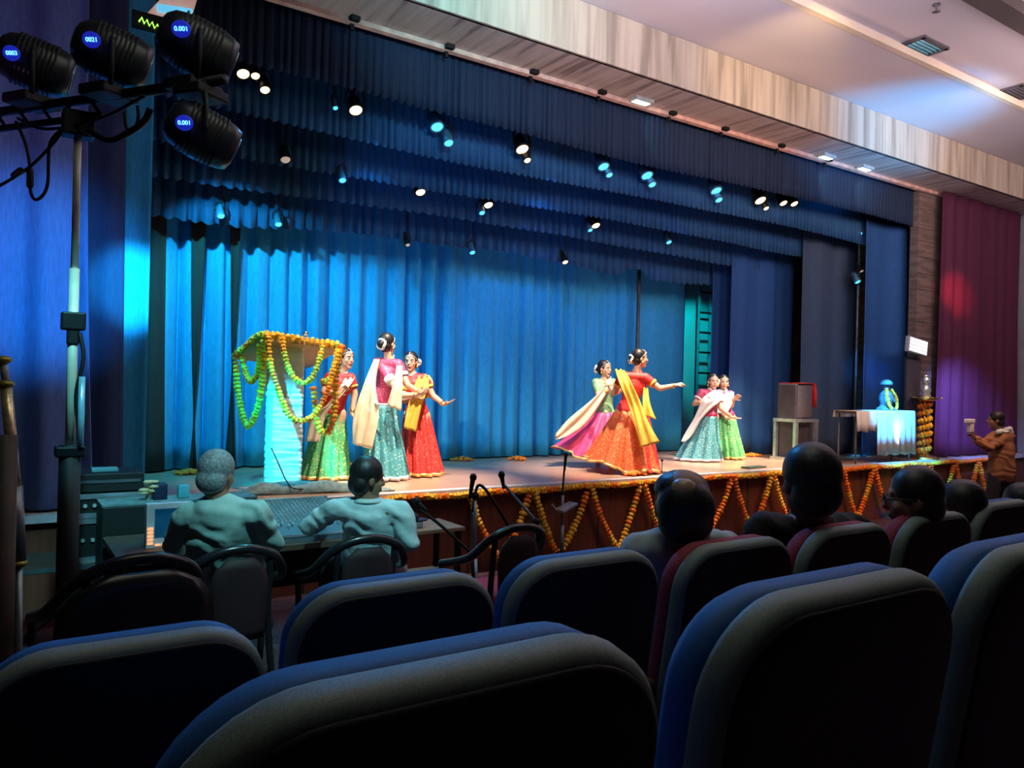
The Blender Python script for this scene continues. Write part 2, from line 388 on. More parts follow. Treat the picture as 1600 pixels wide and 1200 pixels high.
for i, (a, b, am, m, lb) in enumerate(legs):
    cu_ = sheet('leg_curtain', a, b, .02, 4.3, am, [.2, .5, .75, 1.15][i], 20 + i, m, 14, -.1 if i == 2 else 0)
    tag(cu_, lb, 'curtain')
# five pleated borders stepping back
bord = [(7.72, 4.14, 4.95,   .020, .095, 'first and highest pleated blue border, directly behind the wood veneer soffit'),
        (8.12, 3.78, 4.9, .020, .095, 'second pleated blue border from the front'),
        (8.55, 3.50, 4.8, .022, .10, 'third pleated blue border from the front'),
        (8.98, 3.27, 4.6, .028, .13, 'fourth pleated blue border from the front, ragged lower edge'),
        (9.40, 2.96, 4.3, .034, .15, 'rearmost pleated blue border, wavy lower edge against the backdrop')]
for i, (y, zb, zt, am, lam, lb) in enumerate(bord):
    if i < 4: sg = (lambda s: lambda u: .035 * math.sin(9 * u + s) + .03 * fnoise(u * 8, s))(i)
    else: sg = lambda u: .06 * math.sin(11 * u + 2) + .05 * fnoise(u * 12, 4) + (.16 if .78 < u < .84 else 0) * math.sin((u - .78) / .06 * PI)
    cu_ = sheet('border_curtain', (-1.2, y), ([13.75, 13.1, 12.2, 11.6, 10.9][i], y), zb, zt, am, lam, 40 + i, navy_shade if i == 0 else navy, 6, 0, sg, .6, None, .3, .012, .02)
    tag(cu_, lb, 'curtain')
# house curtains outside the proscenium
cu_ = sheet('house_curtain', (-2.9, 7.36), (.62, 7.36), .02, 4.85, .07, .42, 60, violet_cloth, 18, .25, None, .5, None, .8)
tag(cu_, 'blue and violet lit velvet house curtain at the far left', 'curtain')
cu_ = sheet('house_curtain', (.62, 7.5), (.93, 7.56), .02, 4.8, .03, .4, 62, cloth_mat('dark_navy_velvet', (.02, .04, .12)), 14, .1)
tag(cu_, 'narrow dark navy curtain edge between the violet house curtain and cyan leg', 'curtain')
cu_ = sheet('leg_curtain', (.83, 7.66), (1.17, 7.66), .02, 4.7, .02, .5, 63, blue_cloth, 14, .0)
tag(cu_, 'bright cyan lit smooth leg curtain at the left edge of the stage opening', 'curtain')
cu_ = sheet('house_curtain', (14.2, 7.42), (17.2, 7.42), .02, 4.8, .09, .46, 66, red_cloth, 18, .15, None, .5, None, .9)
tag(cu_, 'crimson velvet house curtain right of the brick pier', 'curtain')
# ------------------------------------------------------------------ fixtures in the ceiling
vent_m = mat('vent_metal', (.13, .12, .13), .5, .3)
def vent(p, lb, lit):
    t = thing('ceiling_vent', lb, 'vent', p)
    bm = B()
    for s in (-1, 1):
        box(bm, p + V((s * .27, 0, -.01)), (.05, .60, .03)); box(bm, p + V((0, s * .27, -.01)), (.60, .05, .03))
    obj('frame', bm, vent_m, t, False)
    bm = B()
    for k in range(9): box(bm, p + V((0, -.22 + k * .055, -.01)), (.5, .012, .035), M3=Matrix.Rotation(.6, 3, 'X'))
    obj('louver', bm, mat('vent_slat_cyan_reflection', (.10, .30, .36), .25, .6) if lit else vent_m, t, False)  # cyan reflection put into the louver colour
p = GZ(1422, 80, ZC + .15); vent(V((p.x, p.y - .05, ZC + .155)), 'square ceiling vent with cyan reflections on its louvers', True)
p = GZ(1578, 148, ZC + .15); vent(V((p.x, p.y, ZC + .155)), 'dark square ceiling vent at the right edge of the photo', False)
p = GZ(1463, 8, ZC + .15)
bm = B(); lathe(bm, (p.x, p.y, ZC + .07), [(.02, 0), (.045, .004), (.01, .02), (.012, .06), (.04, .075), (.045, .09)], 14)
tag(obj('ceiling_sprinkler', bm, vent_m), 'small dark sprinkler head on the pale ceiling', 'sprinkler')
p = GZ(1604, 14, ZC + .16)
t = thing('downlight', 'bright recessed ceiling downlight at the top right corner', 'light', p)
bm = B(); lathe(bm, p + V((0, 0, -.03)), [(.10, 0), (.13, 0), (.13, .03), (.10, .03)], 24); obj('rim', bm, mat('chrome', (.7, .7, .7), .2, 1), t)
bm = B(); cyl(bm, p + V((0, 0, -.015)), p + V((0, 0, 0)), .1, n=24); obj('diffuser', bm, mat('lamp_white', (.9, .9, .9), .5, emit=(1, .92, .8), es=12), t, False)
# dark clips along the soffit lip
n_ = 0
for px, py in [(552, 38), (700, 74), (832, 112), (938, 143), (1048, 175), (1130, 201), (1218, 226), (1292, 248)]:
    p = GY(px, py, 7.55); p.z = 4.79
    bm = B(); box(bm, p, (.10, .16, .05), bev=.008); box(bm, p + V((0, .04, -.05)), (.04, .04, .08))
    o = obj('batten_bracket', bm, mat('black_metal', (.012, .012, .014), .5, .5), None, False)
    tag(o, ['leftmost black bracket under the soffit lip', 'second black bracket from the left under the soffit lip', 'third black bracket from the left under the soffit lip', 'fourth black bracket from the left under the soffit lip', 'fifth black bracket, right of the small soffit lamp', 'sixth black bracket from the left under the soffit lip', 'second black bracket from the right end of the soffit lip', 'rightmost black bracket under the soffit lip'][n_], 'bracket', 'brackets along the soffit lip'); n_ += 1
def soffit_lamp(px, py, lb, tgt, e):
    p = GY(px, py, 7.42); p.z = 4.795
    t = thing('soffit_floodlight', lb, 'light', p, 0, 'floodlights under the soffit')
    bm = B(); box(bm, p, (.30, .14, .05), bev=.01); obj('housing', bm, mat('white_housing', (.5, .52, .5), .4), t, False)
    bm = B(); box(bm, p + V((0, .02, -.028)), (.24, .09, .01)); obj('lamp_panel', bm, mat('flood_white', (.9, .95, .9), .5, emit=(.8, 1, .88), es=3), t, False)
    spot('flood_beam', p + V((0, .0, -.06)), tgt, (.62, 1, .85), e, 70, .6, .05)
soffit_lamp(1003, 166, 'small white floodlight under the soffit shining on the pleated border', (9.3, 8.0, 4.0), 9)
soffit_lamp(1292, 250, 'white floodlight under the soffit near the right end of the border', (12.3, 8.0, 4.0), 12)
soffit_lamp(1352, 272, 'rightmost white floodlight under the soffit', (13.0, 8.0, 4.0), 8)
# lamps hanging among the borders
bk = mat('black_metal', (.012, .012, .014), .5, .5); bluecan = mat('lamp_housing_blue', (.10, .25, .40), .4, .4)
def can(px, py, y, r, kind, lb, grp, tilt=(.0, -.5, -.85)):
    p = GY(px, py, y); t = thing('stage_lamp', lb, 'stage lamp', p, 0, grp)
    d = V(tilt).normalized(); x, yy, z = frame_of(d)
    bm = B(); loft(bm, [ring(p + d * h, x, yy, q, q, 16) for h, q in [(-.20, r * .45), (-.17, r * .75), (-.05, r * .95), (.0, r * 1.08), (.012, r * 1.08), (.012, r * .9), (0, r * .88)]])
    obj('housing', bm, bluecan if kind == 'blue' else bk, t)
    bm = B(); ell(bm, p + d * .004, x * r * .85, yy * r * .85, d * .02, 16, 6)
    m = {'warm': mat('lamp_glow_warm', (1, .8, .6), .5, emit=(1, .68, .36), es=2.6), 'blue': mat('lamp_glow_blue', (.1, .6, .9), .5, emit=(.08, .62, 1), es=1.6),
         'dim': mat('lamp_face_dim', (.75, .6, .5), .5, emit=(1, .75, .6), es=.35)}[kind]
    obj('lens', bm, m, t)
    bm = B(); tube(bm, [p - d * .06 + V((-r * 1.25, 0, 0)), p - d * .06 + V((-r * 1.25, 0, r * 1.6)), p + V((0, 0, r * 1.6 + .1)), p - d * .06 + V((r * 1.25, 0, r * 1.6)), p - d * .06 + V((r * 1.25, 0, 0))], .008, 6, 3)
    zb_ = {7.95: 4.43, 8.15: 4.4, 8.4: 4.18, 8.8: 3.93, 9.2: 3.53}[y]; cyl(bm, p + V((0, 0, r * 1.6 + .08)), (p.x, p.y, max(zb_, p.z + .25)), .006, n=6)
    obj('yoke', bm, bk, t)
LW = [(380, 115, 7.95, .07, 'leftmost warm glowing stage lamp below the first border'), (399, 118, 7.95, .05, 'second small warm stage lamp from the left below the first border'),
      (414, 140, 7.95, .055, 'warm lamp hanging just under the leftmost pair of lamps'), (556, 172, 7.95, .08, 'warm lamp with a slanted cyan lit can, left of centre under the first border'),
      (657, 300, 8.8, .07, 'wide warm lamp above the fourth border, over the dancer in red and yellow'), (763, 320, 8.8, .07, 'warm lamp above the fourth border at centre'),
      (816, 233, 7.95, .09, 'largest warm lamp at centre, just below the first border'), (824, 250, 7.95, .05, 'small warm lamp hanging under the largest centre lamp'),
      (931, 352, 8.8, .07, 'warm lamp low at centre right above the rear border'), (1188, 313, 7.95, .10, 'bright warm lamp at the right, below the first border'),
      (1197, 325, 7.95, .05, 'small warm lamp under the bright right lamp'), (1224, 317, 7.95, .07, 'warm lamp left of the rightmost pair'), (1241, 318, 7.95, .07, 'rightmost warm lamp beside the charcoal leg curtain'),
      (883, 409, 9.2, .05, 'dull orange lamp at the lower edge of the rear border')]
for px, py, y, r, lb in LW: can(px, py, y, r, 'warm', lb, 'warm lamps among the borders')
LB = [(683, 198, 7.95, .08, 'pale blue square lamp under the first border, left of centre'), (701, 223, 7.95, .06, 'cyan lamp lens hanging below the pale blue lamp'),
      (943, 260, 7.95, .08, 'blue lamp under the first border, first of three right of centre'), (952, 273, 7.95, .05, 'small cyan lens below the first of three blue lamps'),
      (1011, 274, 7.95, .09, 'blue lamp under the first border, middle of three right of centre'), (1019, 288, 7.95, .06, 'small cyan lens below the middle of three blue lamps'),
      (1119, 298, 7.95, .09, 'blue lamp under the first border, last of three right of centre'), (1123, 312, 7.95, .06, 'small cyan lens below the last of three blue lamps'),
      (535, 281, 8.4, .045, 'tiny cyan lamp at the left third above the fourth border'), (345, 337, 9.2, .045, 'leftmost small cyan lamp below the rear border'),
      (435, 350, 9.2, .045, 'second small cyan lamp from the left below the rear border'), (738, 394, 9.2, .045, 'small cyan lamp below the rear border at centre'),
      (753, 332, 8.8, .045, 'small pale blue lamp beneath the centre warm lamp'), (922, 359, 8.8, .04, 'small pale blue lamp beneath the low centre right warm lamp'),
      (1045, 378, 8.8, .05, 'small cyan lamp near the right end of the fourth border'), (524, 168, 7.95, .03, 'tiny cyan square lamp left of the slanted can'),
      (1342, 366, 8.15, .07, 'upper blue lamp on the side boom between the two right leg curtains'), (1340, 440, 8.15, .06, 'lower blue lamp on the side boom between the right leg curtains')]
for px, py, y, r, lb in LB: can(px, py, y, r, 'blue', lb, 'blue lamps among the borders')
for px, py, y, r, lb in [(446, 249, 8.4, .06, 'dull peach square lamp at the left third between borders'), (637, 382, 9.2, .035, 'tiny white lamp at the rear border, left of centre'),
                         (1346, 423, 8.15, .04, 'small pale lamp in the middle of the side boom')]:
    can(px, py, y, r, 'dim', lb, 'dim lamps among the borders')
# ladder glimpsed in the cyan gap
a_ = GY(1092, 500, 11.0); b_ = GY(1110, 500, 11.0); t = thing('ladder', 'dark ladder glimpsed in the bright cyan gap between two blue curtains', 'ladder', (a_.x, 11.0, 0))
for q in (a_, b_): bm = B(); bx(bm, (q.x - .02, 10.98, 0), (q.x + .02, 11.02, 3.6)); obj('rail', bm, mat('teal_painted_metal', (.05, .25, .28), .5), t, False)
for py in (425, 457, 489, 520, 551, 583): z_ = GY(1101, py, 11.0).z; bm = B(); bx(bm, (a_.x, 10.975, z_ - .02), (b_.x, 11.0, z_ + .02)); obj('rung', bm, bk, t, False)
# side boom
p = GY(1338, 560, 8.2); bm = B(); cyl(bm, (p.x, 8.2, 0), (p.x, 8.2, 4.2), .025); cyl(bm, (p.x, 8.2, 0), (p.x, 8.2, .03), .2)
tag(obj('lighting_boom', bm, mat('grey_steel', (.2, .22, .24), .4, .7)), 'upright steel pipe with lamps between two right leg curtains', 'pole')
# lighting battens between borders
for i, y in enumerate([7.92, 8.385, 8.77, 9.19]):
    z = [4.45, 4.2, 3.95, 3.55][i]; t = thing('lighting_batten', ['front steel lighting batten behind the first border', 'second steel lighting batten from the front', 'third steel lighting batten from the front', 'rearmost steel lighting batten above the rear border'][i], 'batten', (1.2, y, z), 0, 'lighting battens')
    bm = B(); cyl(bm, (1.2, y, z), (12.0, y, z), .025, n=10); obj('pipe', bm, bk, t)
    for k in range(4): bm = B(); cyl(bm, (2 + 3.2 * k, y, z), (2 + 3.2 * k, y, 6.0), .006, n=6); obj('suspension_cable', bm, bk, t)
# bright panel light on the pier
p = GY(1432, 541, 7.45); R = Matrix.Rotation(.12, 3, 'Y')
t = thing('panel_light', 'bright white gridded LED panel light mounted on the brick pier', 'light', p)
bm = B(); box(bm, p, (.62, .07, .27), bev=.01, M3=R); obj('housing', bm, mat('white_housing', (.5, .52, .5), .4), t, False)
bm = B()
for i in range(8):
    for j in range(4): box(bm, p + R @ V((-.245 + i * .07, -.038, -.09 + j * .06)), (.058, .012, .046), M3=R)
obj('led_grid', bm, mat('panel_led', (.9, .85, .9), .5, emit=(1, .86, .9), es=1.3), t, False)
bm = B(); box(bm, p + V((0, .09, 0)), (.06, .12, .1)); obj('bracket', bm, bk, t, False)
# dark grille column below it
p = GY(1431, 640, 7.53); t = thing('column_loudspeaker', 'dark grey column loudspeaker standing against the brick pier', 'loudspeaker', (p.x, 7.53, 0))
bm = B(); bx(bm, (p.x - .28, 7.575, 0), (p.x + .2, 7.595, 1.78)); obj('cabinet', bm, mat('charcoal_box', (.05, .045, .055), .6), t, False)
bm = B(); bx(bm, (p.x - .25, 7.568, .1), (p.x + .17, 7.575, 1.74)); obj('grille', bm, patterned('grille', (.02, .02, .02), (.12, .10, .12), 90, .6), t, False)
# top-left: lit ceiling box with small green sign above the left pier
p = GY(262, 16, 7.2)
t = thing('signboard', 'small black sign with green zigzag lettering under a lit pale bulkhead', 'sign', p)
q = GY(243, 38, 7.18); bm = B(); box(bm, q, (.36, .04, .14)); obj('board', bm, bk, t, False)
bm = B(); pts = [q + V((-.13 + k * .02, -.026, .022 * (1 if k % 2 else -1) - k * .004)) for k in range(14)]; tube(bm, pts, .006, 6, 1); obj('lettering', bm, mat('green_led', (.3, 1, .1), .5, emit=(.35, 1, .08), es=3), t)
bm = B(); a = GY(228, 24, 7.25); b = GY(300, 0, 7.25)
loft(bm, [[V((a.x, yy, a.z)), V((b.x - .05, yy, a.z - .12)), V((b.x + .05, yy, a.z + .3)), V((a.x + .2, yy, a.z + .3))] for yy in (7.22, 7.34)])
obj('bulkhead', bm, mat('peach_bulkhead_glow', (.75, .5, .42), .6, emit=(1, .55, .45), es=.35), t, False)  # emission stands in for light falling on the bulkhead
bm = B(); c1 = GY(246, 12, 7.2); c2 = GY(300, 20, 7.2); tube(bm, [c1, c2], .035, 8, 1); obj('cyan_stripe', bm, mat('cyan_stripe_glow', (.2, .6, .9), .5, emit=(.15, .6, .9), es=.9), t)  # added glowing bar for the cyan stripe on the bulkhead, not a lamp
# ------------------------------------------------------------------ people
skin = mat('skin_warm', (.72, .40, .27), .5, 0, 30, .06); skin_d = mat('skin_brown', (.30, .15, .09), .5, 0, 30, .08)
hair_m = mat('black_hair', (.015, .012, .012), .45, 0, 60, .4, .2, stretch=(1, 1, .2)); hair_g = mat('grey_hair', (.20, .21, .22), .55, 0, 80, .45, .25)
white_fl = mat('white_flowers', (.85, .85, .8), .7, 0, 50, .1, .3); eye_w = mat('eye_white', (.8, .8, .8), .3); eye_b = mat('eye_black', (.01, .01, .01), .3)
lip_m = mat('red_lips', (.55, .05, .06), .4); gold = mat('gold', (.85, .55, .15), .25, .9)
def head(bm, c, f, u, s=1.):
    f = V(f).normalized(); r = f.cross(V(u)).normalized(); u = r.cross(f).normalized(); c = V(c)
    A = lambda a, b, h: c + (r * a + f * b + u * h) * s
    ell(bm, A(0, -.005, .03), r * .075 * s, f * .092 * s, u * .088 * s, 20, 12)
    ell(bm, A(0, .022, -.03), r * .062 * s, f * .068 * s, u * .085 * s, 18, 10)
    ell(bm, A(0, .066, -.095), r * .028 * s, f * .022 * s, u * .020 * s)
    caps(bm, A(0, .088, .018), A(0, .105, -.022), .008 * s, .014 * s, 8)
    caps(bm, A(-.03, .078, .032), A(.03, .078, .032), .011 * s, .011 * s, 8)
    for k in (-1, 1):
        ell(bm, A(.078 * k, -.005, -.005), r * .011 * s, f * .020 * s, u * .032 * s, 10, 7)
        ell(bm, A(.040 * k, .062, -.022), r * .022 * s, f * .02 * s, u * .022 * s, 10, 7)
    caps(bm, A(-.014, .088, -.056), A(.014, .088, -.056), .010 * s, .010 * s, 8)
    return A, r, f, u
def face(A, r, f, u, s, par, smile=True, bindi=True):
    bm = B()
    for k in (-1, 1): ell(bm, A(.031 * k, .081, .008), r * .015 * s, f * .008 * s, u * .007 * s, 10, 6)
    e = obj('eyes', bm, eye_w, par); bm = B()
    for k in (-1, 1): ell(bm, A(.031 * k, .087, .008), r * .007 * s, f * .005 * s, u * .0065 * s, 10, 6)
    obj('pupils', bm, eye_b, e)
    for k in (-1, 1):
        bm = B(); tube(bm, [A(.014 * k, .094, .026), A(.032 * k, .09, .033), A(.05 * k, .078, .026)], .0035 * s, 6, 3); obj('eyebrow', bm, eye_b, par)
    bm = B(); tube(bm, [A(-.026, .086, -.052), A(-.01, .095, -.057), A(.01, .095, -.057), A(.026, .086, -.052)], lambda t: (.0025 + .0035 * math.sin(PI * t)) * s, 7, 3)
    obj('lips', bm, lip_m, par)
    if bindi: bm = B(); ell(bm, A(0, .091, .042), r * .005 * s, f * .003 * s, u * .005 * s, 8, 5); obj('bindi', bm, lip_m, par)
def hand(bm, wr, d, n, k, curl=.35, s=1.):
    d = V(d).normalized(); n = V(n); n = (n - d * n.dot(d)).normalized(); sd = d.cross(n) * k; wr = V(wr)
    ell(bm, wr + d * .045 * s, d * .055 * s, sd * .040 * s, n * .016 * s, 14, 8)
    for i, L in enumerate((.066, .076, .071, .056)):
        off = (-.030 + .020 * i) * s; b = wr + d * .08 * s - sd * off * 1.0; a = curl * (1 + .12 * i)
        d1 = (d * math.cos(a) + n * math.sin(a)); d2 = (d * math.cos(2 * a) + n * math.sin(2 * a))
        d3 = (d * math.cos(2.8 * a) + n * math.sin(2.8 * a))
        p1 = b + d1 * L * .5 * s; p2 = p1 + d2 * L * .32 * s; p3 = p2 + d3 * L * .25 * s
        caps(bm, b - d * .02 * s, p1, .0092 * s, .0085 * s, 8); caps(bm, p1, p2, .0085 * s, .0078 * s, 8); caps(bm, p2, p3, .0078 * s, .0065 * s, 8)
    t0 = wr + d * .02 * s + sd * .026 * s; t1 = t0 + (d * .6 + sd * .75 + n * .25).normalized() * .038 * s; t2 = t1 + (d * .85 + sd * .35 + n * .35).normalized() * .034 * s
    caps(bm, t0, t1, .012 * s, .0105 * s, 8); caps(bm, t1, t2, .0105 * s, .008 * s, 8)
def hair_cap(A, r, f, u, s, m, par, bun=None, flowers=None, back=0.):
    bm = B(); ell(bm, A(0, -.024 - back, .044), r * .091 * s, f * .097 * s, u * .098 * s, 20, 12)
    ell(bm, A(0, -.045, -.02), r * .082 * s, f * .066 * s, u * .078 * s, 16, 10)
    if bun: ell(bm, A(*bun), r * .052 * s, f * .042 * s, u * .05 * s, 14, 9)
    h = blob('hair', bm, .007, m, par, 3)
    if flowers:
        c = A(*flowers[:3]); R_ = flowers[3] if len(flowers) > 3 else .055; bm = B()
        for i in range(14):
            a = 2 * PI * i / 14
            q = c + (r * math.cos(a) + u * math.sin(a)) * R_ * s + f * .01 * math.sin(3 * a)
            ell(bm, q, r * .019 * s, f * .018 * s, u * .019 * s, 7, 5)
        obj('hair_flowers', bm, white_fl, par)
    return h
def limb(bm, pts, rs, n=12):
    for i in range(len(pts) - 1): caps(bm, pts[i], pts[i + 1], rs[i], rs[i + 1], n)
def ribbon(name, path, m, par, folds=5, amp=.02, thick=.006, n=14, nrm=None):
    """path: (point, halfwidth vector)"""
    ps = smooth_path([p for p, _ in path], 6); ws = smooth_path([w for _, w in path], 6); bm = B(); rows = []
    for i, (p, w_) in enumerate(zip(ps, ws)):
        t = (ps[min(i + 1, len(ps) - 1)] - ps[max(i - 1, 0)]).normalized(); nn = t.cross(w_)
        nn = nn.normalized() if nn.length > 1e-6 else V((0, -1, 0))
        rows.append([p + w_ * (2 * j / n - 1) + nn * amp * math.sin(folds * PI * j / n + .25 * i) for j in range(n + 1)])
    loft(bm, rows, closed=False, cap=False)
    return solidify(obj(name, bm, m, par, True, False), thick)
def skirt(name, wc, lat, dpt, rw, hc, rh, rhd, m, par, nf=13, amp=.035, seed=1, lift=None, trim=None, prof=1.25, top=.0):
    """pleated skirt from waist centre wc to hem centre hc"""
    bm = B(); rows = []; n = 96; nz = 18; wc, hc = V(wc), V(hc)
    for k in range(nz + 1):
        t = k / nz; row = []
        for j in range(n):
            a = 2 * PI * j / n; g = t ** prof
            rx = rw + (rh - rw) * g; ry = rw * .75 + (rhd - rw * .75) * g
            fo = 1 + (amp / max(rx, .05)) * (.2 + t) * (math.sin(nf * a + 2 * fnoise(a, seed)) + .4 * math.sin(2.1 * nf * a + seed))
            c = wc.lerp(hc, t) if lift is None else wc.lerp(hc, t)
            p = c + lat * (rx * fo * math.cos(a)) + dpt * (ry * fo * math.sin(a))
            if lift: p.z += lift(a) * t * t
            row.append(p)
        rows.append(row)
    vs = loft(bm, rows, closed=True, cap=False)
    o = obj(name, bm, m, par, True); solidify(o, .008)
    if trim:
        bm = B(); rr = []
        for f_ in (0, 1): rr.append([rows[-1 - f_][j] + (rows[-1 - f_][j] - (wc.lerp(hc, 1))).normalized() * .006 for j in range(n)])
        rr[1] = [rr[0][j].lerp(rr[1][j], .9) for j in range(n)]
        loft(bm, rr, True, False); solidify(obj('skirt_hem', bm, trim, o, True), .006)
    return o
def brocade(name, c1, c2, sc_=26, thr=.28): return patterned(name, c1, c2, sc_ * 1.7, .5, 'voronoi', thr, .0, None, .2)
red_sk = brocade('red_brocade', (.95, .30, .10), (.80, .045, .05)); teal_sk = brocade('teal_brocade', (.55, .80, .78), (.10, .42, .48), 22, .28)
green_sk = brocade('green_brocade', (.75, .85, .35), (.12, .50, .18), 22, .28); orange_sk = brocade('orange_brocade', (1., .5, .15), (.90, .17, .06), 20, .3)
pink_sk = mat('pink_silk', (.80, .07, .22), .45, 0, 6, .2); mag = brocade('magenta_blouse_cloth', (.85, .45, .5), (.50, .04, .13), 34, .22)
redb = brocade('red_blouse_cloth', (.9, .25, .1), (.70, .03, .03), 40, .2); greenb = mat('green_blouse_cloth', (.22, .42, .22), .5, 0, 20, .3)
creamd = mat('cream_dupatta', (.88, .74, .52), .6, 0, 12, .1); yellowd = mat('yellow_dupatta', (.95, .58, .08), .55, 0, 12, .12); whitec = mat('white_cloth', (.80, .82, .82), .6, 0, 12, .06)
goldtrim = mat('gold_hem_trim', (.85, .55, .18), .4, .4); bluetrim = mat('navy_white_trim', (.75, .78, .8), .5)
def dancer(label, d0, foot, hd, fdir, neck, shl, shr, chest, waist, hip, arms, blouse, skirtspec, trim, flowers=None, fc=True, sleeve=None, hs=.98, group=None, lat=None, hemz=None):
    J = lambda t: P(t[0], t[1], d0 + (t[2] if len(t) > 2 else 0))
    base = J(foot); base.z = 0
    t = thing('person', label, 'person', base)
    L = J(shl); R = J(shr); c = J(hd); f = (r0 * fdir[0] + fw * fdir[1] + up0 * (fdir[2] if len(fdir) > 2 else 0)).normalized()
    nk = J(neck); ch = J(chest); wa = J(waist); hp = J(hip); lt = (R - L).normalized()
    if lt.length < .5: lt = r0
    up_h = (c - nk).normalized() * .3 + up0
    bm = B(); A, r, f, u = head(bm, c, f, up_h, hs)
    caps(bm, nk - up0 * .03, A(0, -.015, -.06), .052, .048)
    caps(bm, L.lerp(R, .2), L.lerp(R, .8), .055, .055); caps(bm, ch, wa, .125, .10, 16, .72, lt); caps(bm, wa, hp, .11, .15, 16, .8, lt)
    caps(bm, nk - up0 * .05, ch, .07, .12, 14, .7, lt)
    for k, hx in ((-1, -.09), (1, .09)):
        hj = hp + r0 * hx; kn = hj.lerp(base + r0 * hx * .9, .5) - fw * .05; an = base + r0 * hx * .9 + up0 * .07
        limb(bm, [hj, kn, an], [.085, .055, .036]); caps(bm, an - up0 * .035, an - up0 * .035 - fw * .13 + r0 * hx * .4, .034, .028, 10, .8)
    for ar in arms:
        s_ = L if ar['s'] == 'l' else R; el, wr = J(ar['e']), J(ar['w'])
        limb(bm, [s_, el, wr], [.052, .040, .027])
        hd_ = J(ar['h']) - wr if 'h' in ar else (wr - el)
        hand(bm, wr, hd_, ar.get('n', up0), ar.get('k', 1), ar.get('c', .3), .98)
    body = blob('body', bm, .0075, skin, t, 4)
    if fc: face(A, r, f, u, hs, body)
    hair_cap(A, r, f, u, hs, hair_m, body, (0, -.115, .0), flowers)
    bm = B()
    for k in (-1, 1): lathe(bm, A(.083 * k, .005, -.05), [(.004, .02), (.012, .0), (.016, -.015), (.003, -.018)], 8)
    obj('earrings', bm, gold, body)
    # headpiece along the parting
    bm = B(); tube(bm, [A(0, .088, .055), A(0, .07, .105), A(0, .0, .133)], .004, 6, 3)
    for k in (-1, 1): tube(bm, [A(.01 * k, .086, .085), A(.06 * k, .055, .065), A(.085 * k, .0, .02)], .0035, 6, 3)
    obj('head_jewel', bm, mat('pearl', (.8, .8, .78), .3), body)
    bm = B(); tube(bm, [nk + lt * .055 + up0 * .01, nk - fw * 0 + f * .06 - up0 * .03, nk - lt * .055 + up0 * .01], .008, 6, 4); obj('necklace', bm, MT['pearl'], body)
    for ar in arms:
        s_ = L if ar['s'] == 'l' else R; el, wr = J(ar['e']), J(ar['w']); bm = B()
        for q in (.80, .86): cyl(bm, el.lerp(wr, q), el.lerp(wr, q + .025), .036, n=14)
        obj('bangles', bm, gold, body)
    bm = B(); caps(bm, L.lerp(R, .12), L.lerp(R, .88), .068, .068); caps(bm, ch + up0 * .02, wa, .142, .118, 18, .78, lt); caps(bm, wa, hp + up0 * .04, .125, .155, 18, .85, lt)
    caps(bm, ch + lt * .06 + f * .03, ch - lt * .06 + f * .03, .085, .085)
    for ar in arms:
        s_ = L if ar['s'] == 'l' else R; el = J(ar['e']); caps(bm, s_, s_.lerp(el, .52), .068, .058)
    bl = blob('blouse', bm, .011, blouse, t, 5)
    if sleeve:
        for ar in arms:
            s_ = L if ar['s'] == 'l' else R; el = J(ar['e']); bm = B(); cyl(bm, s_.lerp(el, .46), s_.lerp(el, .60), .066, .062, 16); obj('sleeve_band', bm, sleeve, bl)
    w0, hem, rh, rhd, m, kw = skirtspec
    hemc = J(hem)
    if hemz is not None: hemc.z = hemz
    skirt('skirt', J(w0), r0, fw, .16, hemc, rh, rhd, m, t, trim=trim, **kw)
    return t, J
# dancer pair left of centre
t, J = dancer('woman dancer with her back turned, magenta dotted blouse, teal brocade skirt and long cream dupatta', 8.95, (604, 752), (606, 538), (.55, .8), (608, 556), (590, 567, 0), (622, 570, -.02), (606, 588), (600, 612), (596, 632),
    [dict(s='r', e=(637, 602, -.12), w=(655, 613, -.12), h=(667, 610, -.12), n=-fw, k=-1, c=.5), dict(s='l', e=(628, 618, -.22), w=(650, 617, -.2), h=(664, 612, -.2), n=up0, c=.4)],
    mag, ((597, 632), (603, 752), .235, .25, teal_sk, dict(nf=12, seed=3)), bluetrim, (0, -.105, -.005, .055), False, whitec, hemz=.015)
ribbon('dupatta', [(J((589, 562, -.10)), r0 * .03), (J((578, 600, -.22)), r0 * .06), (J((572, 650, -.25)), r0 * .14 + up0 * .02), (J((566, 698, -.25)), r0 * .11 - up0 * .03)], creamd, t, 5, .02)
ribbon('dupatta', [(J((624, 572, -.10)), r0 * .03), (J((622, 600, -.24)), r0 * .05), (J((616, 638, -.26)), r0 * .08 - up0 * .03)], creamd, t, 4, .015)
bm = B(); a = [J((575, 623, -.2)), J((590, 631, -.25)), J((612, 632, -.22))]; tube(bm, a, .012, 6, 4); obj('belt', bm, bluetrim, t)
t, J = dancer('woman dancer facing forward, red skirt and golden yellow dupatta, left arm held out', 9.4, (655, 746), (641.5, 566), (-.05, -1), (643, 583), (628, 592, 0), (662, 592, 0), (646, 608), (650, 634), (651, 650),
    [dict(s='r', e=(676, 618, -.05), w=(694, 632, -.12), h=(708, 627, -.15), n=up0, k=1, c=.12), dict(s='l', e=(632, 626, -.15), w=(650, 620, -.25), h=(660, 614, -.25), n=-fw, c=.4)],
    redb, ((651, 648), (657, 746), .235, .25, red_sk, dict(nf=11, seed=5)), goldtrim, (-.085, -.05, .0, .03), True, yellowd, hemz=.015)
ribbon('dupatta', [(J((663, 586, -.02)), r0 * .06), (J((657, 608, -.19)), r0 * .085), (J((648, 635, -.23)), r0 * .08), (J((640, 672, -.26)), r0 * .075 - up0 * .015)], yellowd, t, 4, .014)
